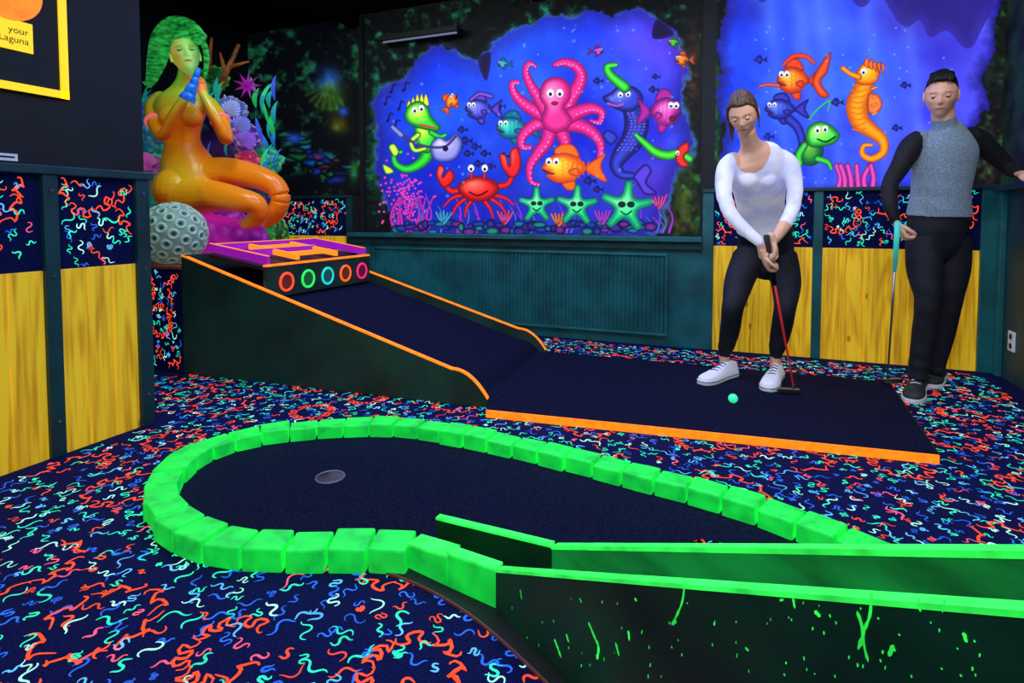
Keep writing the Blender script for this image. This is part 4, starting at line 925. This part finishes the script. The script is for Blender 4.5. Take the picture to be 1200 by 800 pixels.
# ---- man
mn=empty('man_spectator'); fg=Fig()
fg.tube([(D_(1099,290,3.22),.12,.10,1),(D_(1098,272,3.22),.152,.12,1),(D_(1099,258,3.22),.156,.12,1),(D_(1100,252,3.22),.166,.126,0),(D_(1102,225,3.21),.150,.118,0),(D_(1105,195,3.2),.163,.122,0),(D_(1107,174,3.19),.176,.118,0),(D_(1108,161,3.19),.152,.092,0),(D_(1108,151,3.19),.095,.070,0),(D_(1107,146,3.18),.060,.058,2),(D_(1105,134,3.16),.054,.056,2),(D_(1104,120,3.14),.054,.056,2)],sub=10,n=28)
mh=D_(1050,260,3.08)
fg.tube([(D_(1078,163,3.19),.056,.056,3),(D_(1067,173,3.18),.060,.058,3),(D_(1055,195,3.16),.050,.048,3),(D_(1043,216,3.14),.042,.041,3),(D_(1043,237,3.10),.039,.037,3),(D_(1047,252,3.08),.030,.028,3),(mh,.025,.023,2)],sub=8)
q=at_X(1198,206,XR-.10); wrt=np.array([q[0],q[1],1.225])
fg.tube([(D_(1137,159,3.19),.056,.056,3),(D_(1148,166,3.2),.060,.058,3),(D_(1166,182,3.21),.050,.048,3),(D_(1184,198,3.21),.042,.041,3),((D_(1184,198,3.21)+wrt)/2+Z*.008,.037,.036,3),(wrt,.027,.025,3)],sub=8)
fg.tube([(D_(1084,284,3.22),.092,.10,1),(D_(1083,315,3.18),.084,.088,1),(D_(1087,352,3.13),.062,.068,1),(D_(1083,392,3.15),.058,.062,1),(D_(1076,430,3.17),.047,.050,1),(D_(1075,442,3.17),.046,.050,1)],sub=8)
fg.tube([(D_(1115,284,3.23),.092,.10,1),(D_(1116,315,3.22),.084,.088,1),(D_(1112,352,3.23),.064,.068,1),(D_(1105,390,3.28),.058,.062,1),(D_(1098,423,3.32),.047,.050,1),(D_(1097,434,3.32),.046,.050,1)],sub=8)
me=fg.remesh(.007,4)
na=D_(1092,148,3.2); nb_=D_(1122,148,3.2); pa1=D_(1073,196,3.2); pa2=D_(1139,196,3.2)
def ex2(c,idx):
    idx=idx.copy(); r=c@R; z=c[:,2]
    for n_,p_,sg_ in((na,pa1,-1),(nb_,pa2,1)):
        t=np.clip((n_[2]-z)/(n_[2]-p_[2]),0,2); rr=(n_@R)+(p_@R-n_@R)*t
        k=((r-rr)*sg_>0)&(z>p_[2])&((idx==0)|(idx==3)); idx[k]=3
        k=((r-rr)*sg_<=0)&(z>p_[2])&(idx==3)&(np.abs(r-(na@R+nb_@R)/2)<.17); idx[k]=0
    return idx
fg.assign(me,ex2)
folds(me,[(D_(1087,352,3.1),.11,Z*.8+R*.5,55,.003),(D_(1112,352,3.15),.11,Z*.8-R*.5,55,.003),(D_(1102,235,3.1),.13,Z+R*.4,55,.003),(D_(1045,217,3.1),.07,Z+R*.4,80,.0025),(D_(1078,428,3.1),.08,Z,80,.003),(D_(1099,420,3.2),.08,Z,80,.003),(D_(1101,295,3.1),.12,Z*.6+R,50,.003)])
finish('body',me,[M_grey,M_jean,M_skin,M_blk],mn,smooth=True,fixn=False)
hc=D_(1103,111,3.12); fw=unit(-F*.74-R*.58-Z*.28)
SKM=(230,176,152)
tw,Rm=head('man',mn,hc,fw,unit(Z+R*.03),SKM,(190,110,100),(40,30,26),M_hairb,'short',sc=1.06,lid=.12)
fg=Fig()
for i in range(14):
    a_=(i-6.5)/6.5; xx_=.040*a_; h_=-.010*a_*a_
    fg.tube([(tw(np.array([xx_*.8,-.01,.110+h_])),.013,.011,0),(tw(np.array([xx_,.035,.116+h_+.004*math.sin(i*2.1)])),.013,.010,0),(tw(np.array([xx_*1.1,.068,.100+h_+.004*math.sin(i*1.7)])),.009,.007,0),(tw(np.array([xx_*1.1+.006,.083,.086+h_+.006*math.sin(i*2.7)])),.004,.003,0)],n=8,sub=4)
me=fg.remesh(.0038,1); finish('fringe',me,M_hairb,mn,smooth=True,fixn=False)
t_=D_(1052,260,3.03); b_=at_z(1040,449,.037)
putter('golf_putter.001',t_,b_,R+F*.1,mat('teal_grip',(60,200,190),.5,.3),M_metal)
M_skinm=mat('skin_man',SKM,.5,.07)
hand('right_hand',mh+np.array([0,0,-.005]),unit(R*.35-F*.30-Z*.85),-F*.3+R*.8,-F*1.0-R*.2,M_skinm,mn,curl=(55,80,55),scale=1.0)
hand('left_hand',wrt,unit(-F*.95-R*.05-Z*.12),-Z,-R,M_skinm,mn,curl=(12,18,15))
shoe('shoe_left',mn,at_z(1079,450,0),at_z(1068,473,0),.001,M_shd,M_sol,W_=.052,H_=.085); shoe('shoe_right',mn,at_z(1102,440,0),at_z(1090,455,0),.001,M_shd,M_sol,W_=.052,H_=.085)

# ------------------------------------------------------------------ plinth + statue
pl=empty('statue_plinth')
box('body',XLL+.01,-3.25,2.53,4.3,0,.66,M_carpet,pl); ribbons('front_print',XLL+.01,-3.25,0,.66,lambda u,v:(u,2.5285,v),pl,ringstep=.28,dens=.0022)
box('top',XLL+.01,-3.25,2.52,4.3,.66,.675,mat('plinth_top',(90,40,20),.6,.3),pl)
st=empty('mermaid_statue'); KS=1.10
def S_(px,py,d): return at_d(px,py,d*KS)
fg=Fig(KS)
fg.tube([(S_(232,238,4.1),.17,.15,0),(S_(226,216,4.06),.225,.20,0),(S_(219,190,4.03),.178,.150,0),(S_(214,167,4.0),.118,.105,0),(S_(211,146,3.98),.142,.118,0),(S_(211,128,3.98),.172,.122,0),(S_(212,115,4.0),.150,.088,0),(S_(213,105,4.0),.076,.060,0),(S_(215,95,3.98),.048,.048,0),(S_(218,82,3.95),.046,.046,0)],sub=8,n=32)
fg.ball(S_(199,137,3.87),.070,mt=0); fg.ball(S_(224,137,3.86),.070,mt=0); fg.ball(S_(206,222,3.96),.15,mt=0)
fg.tube([(S_(190,115,4.0),.054,.054,0),(S_(180,125,3.98),.056,.054,0),(S_(181,144,3.9),.045,.045,0),(S_(191,159,3.8),.038,.038,0),(S_(205,134,3.76),.038,.036,0),(S_(221,108,3.76),.026,.024,0)],sub=8)
fg.tube([(S_(235,115,4.0),.054,.054,0),(S_(247,125,3.98),.056,.054,0),(S_(260,144,3.9),.047,.047,0),(S_(265,163,3.82),.040,.040,0),(S_(252,137,3.76),.040,.038,0),(S_(237,108,3.76),.026,.024,0)],sub=8)
fg.tube([(S_(230,212,4.05),.145,.145,0),(S_(262,202,4.04),.108,.110,0),(S_(296,206,4.02),.088,.088,0),(S_(321,217,4.0),.076,.076,0),(S_(329,234,4.0),.064,.066,0),(S_(320,252,4.03),.062,.064,0),(S_(306,270,4.06),.044,.046,0),(S_(296,284,4.06),.032,.034,0)],lat=Z,sub=8)
fg.tube([(S_(220,232,3.96),.145,.145,0),(S_(250,230,3.84),.108,.108,0),(S_(280,234,3.78),.082,.084,0),(S_(300,240,3.78),.068,.070,0),(S_(301,254,3.82),.058,.060,0),(S_(284,268,3.9),.050,.050,0),(S_(262,278,3.98),.034,.034,0)],lat=Z,sub=8)
me=fg.remesh(.0075,3)
n=len(me.vertices); P=np.zeros(n*3); me.vertices.foreach_get('co',P); P=P.reshape(-1,3); Nn=np.zeros(n*3); me.vertices.foreach_get('normal',Nn); Nn=Nn.reshape(-1,3)
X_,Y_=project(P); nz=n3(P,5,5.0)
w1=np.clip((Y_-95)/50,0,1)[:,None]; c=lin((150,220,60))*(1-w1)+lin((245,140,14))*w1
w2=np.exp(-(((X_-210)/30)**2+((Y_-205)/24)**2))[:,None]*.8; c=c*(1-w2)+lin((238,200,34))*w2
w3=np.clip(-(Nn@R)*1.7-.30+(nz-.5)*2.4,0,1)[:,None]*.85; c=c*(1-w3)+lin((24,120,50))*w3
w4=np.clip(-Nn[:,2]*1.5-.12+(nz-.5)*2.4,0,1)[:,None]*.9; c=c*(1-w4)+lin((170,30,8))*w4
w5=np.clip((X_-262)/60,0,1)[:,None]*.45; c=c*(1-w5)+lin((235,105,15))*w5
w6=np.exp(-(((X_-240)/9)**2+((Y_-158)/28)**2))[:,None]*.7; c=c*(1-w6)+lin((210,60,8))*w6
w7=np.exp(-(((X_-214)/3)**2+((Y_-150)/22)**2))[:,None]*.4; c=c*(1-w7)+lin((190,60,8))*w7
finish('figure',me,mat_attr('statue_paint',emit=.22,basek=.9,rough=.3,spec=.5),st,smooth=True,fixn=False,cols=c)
M_ghair=mat('green_hair',(60,225,96),.45,.34,noise=.6,nscale=16,col2=(10,104,48),bump=.9,stretch=(1,1,3))
hcn=S_(217,64,3.93)
tw,Rm=head('statue',st,hcn,unit(-F*.80+R*.50+Z*.08),unit(Z-R*.22),(180,245,120),(190,40,60),(16,70,36),M_ghair,'long',sc=1.36,iris=(10,60,30),attr_emit=.32,lid=.1,paint=((250,180,40),(30,150,66)))
fg=Fig(KS)
for k_ in range(6):
    o_=k_-2.5
    fg.tube([(S_(237-o_*1.5,47+o_*1.5,3.84),.015,.014,0),(S_(223,35+o_*3.4,3.88+.01*k_),.022,.020,0),(S_(205+o_*1.5,34+o_*4.4,3.92+.02*k_),.025,.023,0),(S_(190+o_*2.8,48+o_*3.4,3.96+.02*k_),.025,.023,0),(S_(184+o_*3,70+o_,4.0),.023,.021,0),(S_(180+o_*2.5,90-o_*2,4.03),.018,.016,0),(S_(175+o_*3,104-abs(o_)*3,4.05),.006,.006,0)],sub=6,n=12)
fg.tube([(S_(236,46,3.9),.020,.018,0),(S_(241,58,3.95),.020,.018,0),(S_(242,74,4.0),.018,.016,0),(S_(240,92,4.05),.010,.010,0)],sub=6)
fg.ball(S_(206,50,4.08),.078)
me=fg.remesh(.0055,1); finish('swept_hair',me,M_ghair,st,smooth=True,fixn=False)
M_shand=mat('statue_hand',(250,130,24),.4,.28)
hand('left_hand',S_(221,109,3.76),unit(Z*.9+R*.35),R*.6+F*.4,-F,M_shand,st,curl=(40,60,40),scale=1.15)
hand('right_hand',S_(238,109,3.76),unit(Z*.9-R*.35),-R*.6+F*.4,-F,M_shand,st,curl=(40,60,40),scale=1.15)
g=Geo(); pts_=[(233,80,.014),(230,89,.021),(227,98,.030),(223,108,.040),(219,117,.056)]
for (a1,b1,r1),(a2,b2,r2) in zip(pts_[:-1],pts_[1:]): v,f=cyl(S_(a1,b1,3.68),S_(a2,b2,3.67),r1,r2,20); g.add(v,f)
g.obj('horn_shell',mat('blue_shell',(30,120,240),.4,.5,noise=.4,nscale=25),st,smooth=True)
g=Geo()
v,f=torus(S_(258,141,3.91),unit(S_(265,163,3.82)-S_(247,125,3.98)),.058,.013); g.add(v,f); v,f=torus(S_(181,142,3.91),unit(S_(191,159,3.8)-S_(180,125,3.98)),.056,.013); g.add(v,f)
g.obj('arm_bands',mat('pink_band',(255,110,130),.5,.5),st,smooth=True)
fg=Fig(1.0)
for i,(xa_,xb2,w_) in enumerate(((238,240,.06),(247,247,.055),(256,255,.06),(265,263,.055),(273,271,.055),(281,280,.05),(289,290,.05),(297,300,.045),(305,309,.04))):
    fg.tube([(at_d(xa_,252+i*2.0,4.30),w_*.7,w_*.7,0),(at_d((xa_+xb2)/2,267+i,4.24-.02*(i%2)),w_,w_,0),(at_d(xb2,282,4.22),w_*1.1,w_*1.0,0),(at_d(xb2+2,297,4.24),w_*1.1,w_,0)],n=14,sub=6)
me=fg.remesh(.009,2); n=len(me.vertices); P=np.zeros(n*3); me.vertices.foreach_get('co',P); P=P.reshape(-1,3); P[:,2]=np.maximum(P[:,2],.677); me.vertices.foreach_set('co',P.ravel()); me.update()
nz=n3(P,8,7.0)[:,None]; t=np.clip((nz-.35)*3.4,0,1); cc=lin((120,10,130))*(1-t)+lin((230,44,195))*t
finish('magenta_drapery',me,mat_attr('drape_paint',emit=.34,basek=.8,rough=.4),st,smooth=True,fixn=False,cols=cc)
def rock(name,c,r,cols,seed,amp=.3,sq=(1,1,1),em=.34,sc=5.0,parent=st):
    D2,f2=sphere_dirs(80,60); q=D2*np.array(sq)*r; nz=n3(D2*1.0+seed,seed,sc*.4); nz2=n3(D2+seed,seed+3,sc*1.3)
    rr=1+amp*(nz-.5)*2+amp*.7*(nz2-.5)*2; P=np.array(c)+q*rr[:,None]
    t=np.clip((nz-.35)*3.5,0,1)[:,None]; cc=lin(cols[0])*(1-t)+lin(cols[1])*t; t2=np.clip((nz2-.5)*5,0,1)[:,None]; cc=cc*(1-t2)+lin(cols[2])*t2
    P[:,2]=np.maximum(P[:,2],.676); P[:,0]=np.where(P[:,2]<.85,np.minimum(P[:,0],-3.13),P[:,0])
    return mobj(name,P,f2,mat_attr(name+'_paint',emit=em,basek=.8,rough=.5,bump=.5),parent,smooth=True,cols=cc)
PU=[(70,10,110),(170,30,180),(220,80,210)]; TE=[(5,50,60),(20,130,120),(90,210,150)]; BL=[(20,20,100),(50,70,190),(140,150,240)]; RD=[(90,10,60),(190,40,90),(240,120,90)]
rock('rock_seat',D_(245,268,4.5),.30,PU,1,.25,(1.0,.8,.85)); rock('rock_right',D_(322,274,4.5),.13,[(10,60,30),(40,150,60),(140,210,60)],3,.3,(.8,.8,1.1))
rock('rock_back',D_(260,200,4.9),.42,[(14,8,40),(50,24,90),(30,90,100)],4,.4,(.9,.6,1.2))
rock('rock_left',D_(185,215,4.75),.30,TE,5,.4,(.8,.8,1.2)); rock('rock_low',D_(205,275,4.5),.30,BL,6,.3,(1.1,.7,.7))
rock('shell_stack_a',D_(272,132,4.7),.12,[(40,60,130),(110,130,200),(200,205,250)],7,.4,(1,.8,1.1)); rock('shell_stack_b',D_(288,162,4.65),.13,[(60,20,110),(130,60,180),(190,160,240)],8,.4,(1.1,.8,.9))
rock('shell_stack_c',D_(290,192,4.62),.12,RD,9,.4,(1.1,.8,.8)); rock('coral_mass',D_(312,190,4.7),.12,[(10,70,60),(30,140,110),(90,210,150)],10,.5,(1,.8,1.0))
rock('teal_mass',D_(178,160,4.7),.16,[(10,50,80),(40,120,150),(130,200,210)],11,.4,(.9,.8,1.4)); rock('fish_mass',D_(178,203,4.45),.12,[(110,30,110),(40,130,130),(220,110,190)],12,.4)
rock('leaf_mass',D_(250,94,4.8),.13,[(6,40,20),(20,110,50),(80,200,70)],13,.5,(1,.7,.8)); rock('rock_side',D_(318,235,4.75),.16,[(20,20,60),(60,40,120),(60,140,80)],14,.4,(.7,.7,1.1))
def scallop(name,c,r,nrm_,cols,roll=0.0):
    t=unit(nrm_); a=unit(np.cross(t,Z)); b=np.cross(a,t); a,b=a*math.cos(roll)+b*math.sin(roll),-a*math.sin(roll)+b*math.cos(roll); V=[];C=[];nn=48
    V.append(np.array(c)-b*r*.8); C.append(lin(cols[0]))
    for k in range(1,9):
        for i in range(nn+1):
            an=math.pi*(.05+.9*i/nn); rr=r*1.7*k/8*(1+.05*math.cos(i*math.pi/2)); bulge=math.sin(k/8*2.6)*r*.35+ .03*r*math.cos(i*math.pi/2)
            V.append(np.array(c)-b*r*.8+a*rr*.62*math.cos(an)+b*rr*math.sin(an)*.95+t*bulge); C.append(lin(cols[(i//2)%2])*(.6+.4*k/8))
    Fs=[(0,1+i,2+i) for i in range(nn)]
    for k in range(7):
        for i in range(nn): q=1+k*(nn+1)+i; Fs.append((q,q+1,q+nn+2,q+nn+1))
    o=mobj(name,V,Fs,mat_attr(name+'_paint',emit=.32,basek=.8),st,smooth=True,cols=np.array(C)); m=o.modifiers.new('s','SOLIDIFY'); m.thickness=.008
scallop('scallop_a',D_(272,127,4.5),.070,-F+R*.3,[(170,180,240),(50,56,150)],.5); scallop('scallop_b',D_(284,146,4.5),.070,-F+R*.4,[(130,140,230),(50,40,130)],.8); scallop('scallop_f',D_(290,164,4.48),.070,-F+R*.4,[(150,100,220),(70,40,140)],.9)
scallop('scallop_d',D_(174,190,4.3),.08,-F-R*.2,[(220,90,190),(50,120,150)],-.4)
def starm(name,c,r,t,col,npt=5,ir=.33):
    t=unit(t);a=unit(np.cross(t,Z));b=np.cross(a,t);V=[np.array(c)+t*.04,np.array(c)-t*.01];Fs=[]
    for i in range(2*npt):
        rr=r if i%2==0 else r*ir; an=math.pi*i/npt+.3; V.append(np.array(c)+(a*math.cos(an)+b*math.sin(an))*rr)
    for i in range(2*npt): Fs+=[(0,2+i,2+(i+1)%(2*npt)),(1,2+(i+1)%(2*npt),2+i)]
    mobj(name,V,Fs,mat(name+'_paint',col,.5,.4,noise=.3,nscale=20),st,smooth=False)
starm('spiky_starfish',D_(290,100,4.5),.11,-F+R*.2,(170,30,170),9,.35)
random.seed(9); g=Geo()
for i in range(34):
    x=random.choice((168,174,246,256,266,300,308,316,322)); y=random.uniform(110,225) if x>190 else random.uniform(120,230); b_=D_(x,y,4.55)
    L_=random.uniform(.12,.24); dx=random.uniform(-.5,.5)*L_; w_=random.uniform(.012,.022); V=[]
    for k in range(7):
        t=k/6; p=b_+Z*L_*t+R*(dx*t*t)-F*.04*math.sin(t*3); ww=w_*math.sin(.25+t*2.85); V+=[p-R*ww,p+R*ww]
    cc=random.choice([(20,190,90),(40,220,120),(20,120,200),(60,90,220),(20,160,160)]); g.add(V,[(2*k,2*k+1,2*k+3,2*k+2) for k in range(6)],lin(cc)*.8)
g.obj('sea_plants',mat_attr('plant_paint',emit=.45,basek=.8),st,smooth=True)
g=Geo()
for a_,b_,r_ in ((D_(254,110,4.6),D_(280,52,4.6),.03),(D_(264,86,4.6),D_(258,62,4.6),.02),(D_(270,78,4.6),D_(292,72,4.6),.016),(D_(244,84,4.7),D_(248,44,4.7),.022)):
    v,f=cyl(a_,b_,r_,r_*.45,10); g.add(v,f)
g.obj('driftwood',mat('driftwood_paint',(150,80,24),.6,.2,noise=.6,nscale=12,bump=.8),st,smooth=True)
bcn=D_(203,270,3.85); rb_=.205; bcn[2]=.676+rb_*.97
D2,f2=sphere_dirs(220,160); hgt=np.zeros(len(D2)); ga=math.pi*(3-5**.5); Nc=80
for i in range(Nc):
    zz=1-2*(i+.5)/Nc; rr=math.sqrt(1-zz*zz); c_=np.array([rr*math.cos(ga*i),rr*math.sin(ga*i),zz]); ang=np.arccos(np.clip(D2@c_,-1,1))
    hgt+= np.exp(-((ang-.125)/.04)**2)*.05 - np.exp(-(ang/.085)**2)*.05
t=np.clip(hgt*12+.45,0,1)[:,None]; cc=lin((22,84,66))*(1-t)+lin((190,222,200))*t
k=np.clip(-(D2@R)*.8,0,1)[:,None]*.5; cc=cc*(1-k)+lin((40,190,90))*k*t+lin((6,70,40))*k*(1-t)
mobj('cratered_ball',bcn+D2*rb_*(1+hgt)[:,None],f2,mat_attr('ball_paint',emit=.14,basek=.9,rough=.4),st,smooth=True,cols=cc)

# ------------------------------------------------------------------ lights
def area(name,loc,size,power,col,rot=(0,0,0)):
    l=bpy.data.lights.new(name,'AREA'); l.shape='RECTANGLE'; l.size=size[0]; l.size_y=size[1]; l.energy=power; l.color=col
    o=bpy.data.objects.new(name,l); scn.collection.objects.link(o); o.location=loc; o.rotation_euler=rot; return o
area('uv_tube_front',(-.6,1.3,HC-.03),(2.4,.3),46,(.33,.5,1.0))
area('uv_tube_rear',(-1.4,3.2,HC-.14),(3.0,.3),50,(.33,.5,1.0))
area('people_fill_right',(.5,1.8,HC-.04),(.5,.5),50,(1.0,.93,.88),(math.radians(32),0,0))  # added warm fill that keeps the people lit, has no fixture
area('added_front_fill',(-.4,-.6,HC-.04),(1.5,.6),54,(.86,.96,1.0),(math.radians(50),0,0))  # added frontal fill to brighten the people, not a room lamp
area('alcove_spot',(-2.9,2.4,HC-.14),(.4,.4),18,(.9,1.0,.85),(math.radians(25),math.radians(-30),0))
w=bpy.data.worlds.new('world'); scn.world=w; w.use_nodes=True; w.node_tree.nodes['Background'].inputs[0].default_value=(.02,.03,.08,1); w.node_tree.nodes['Background'].inputs[1].default_value=.5
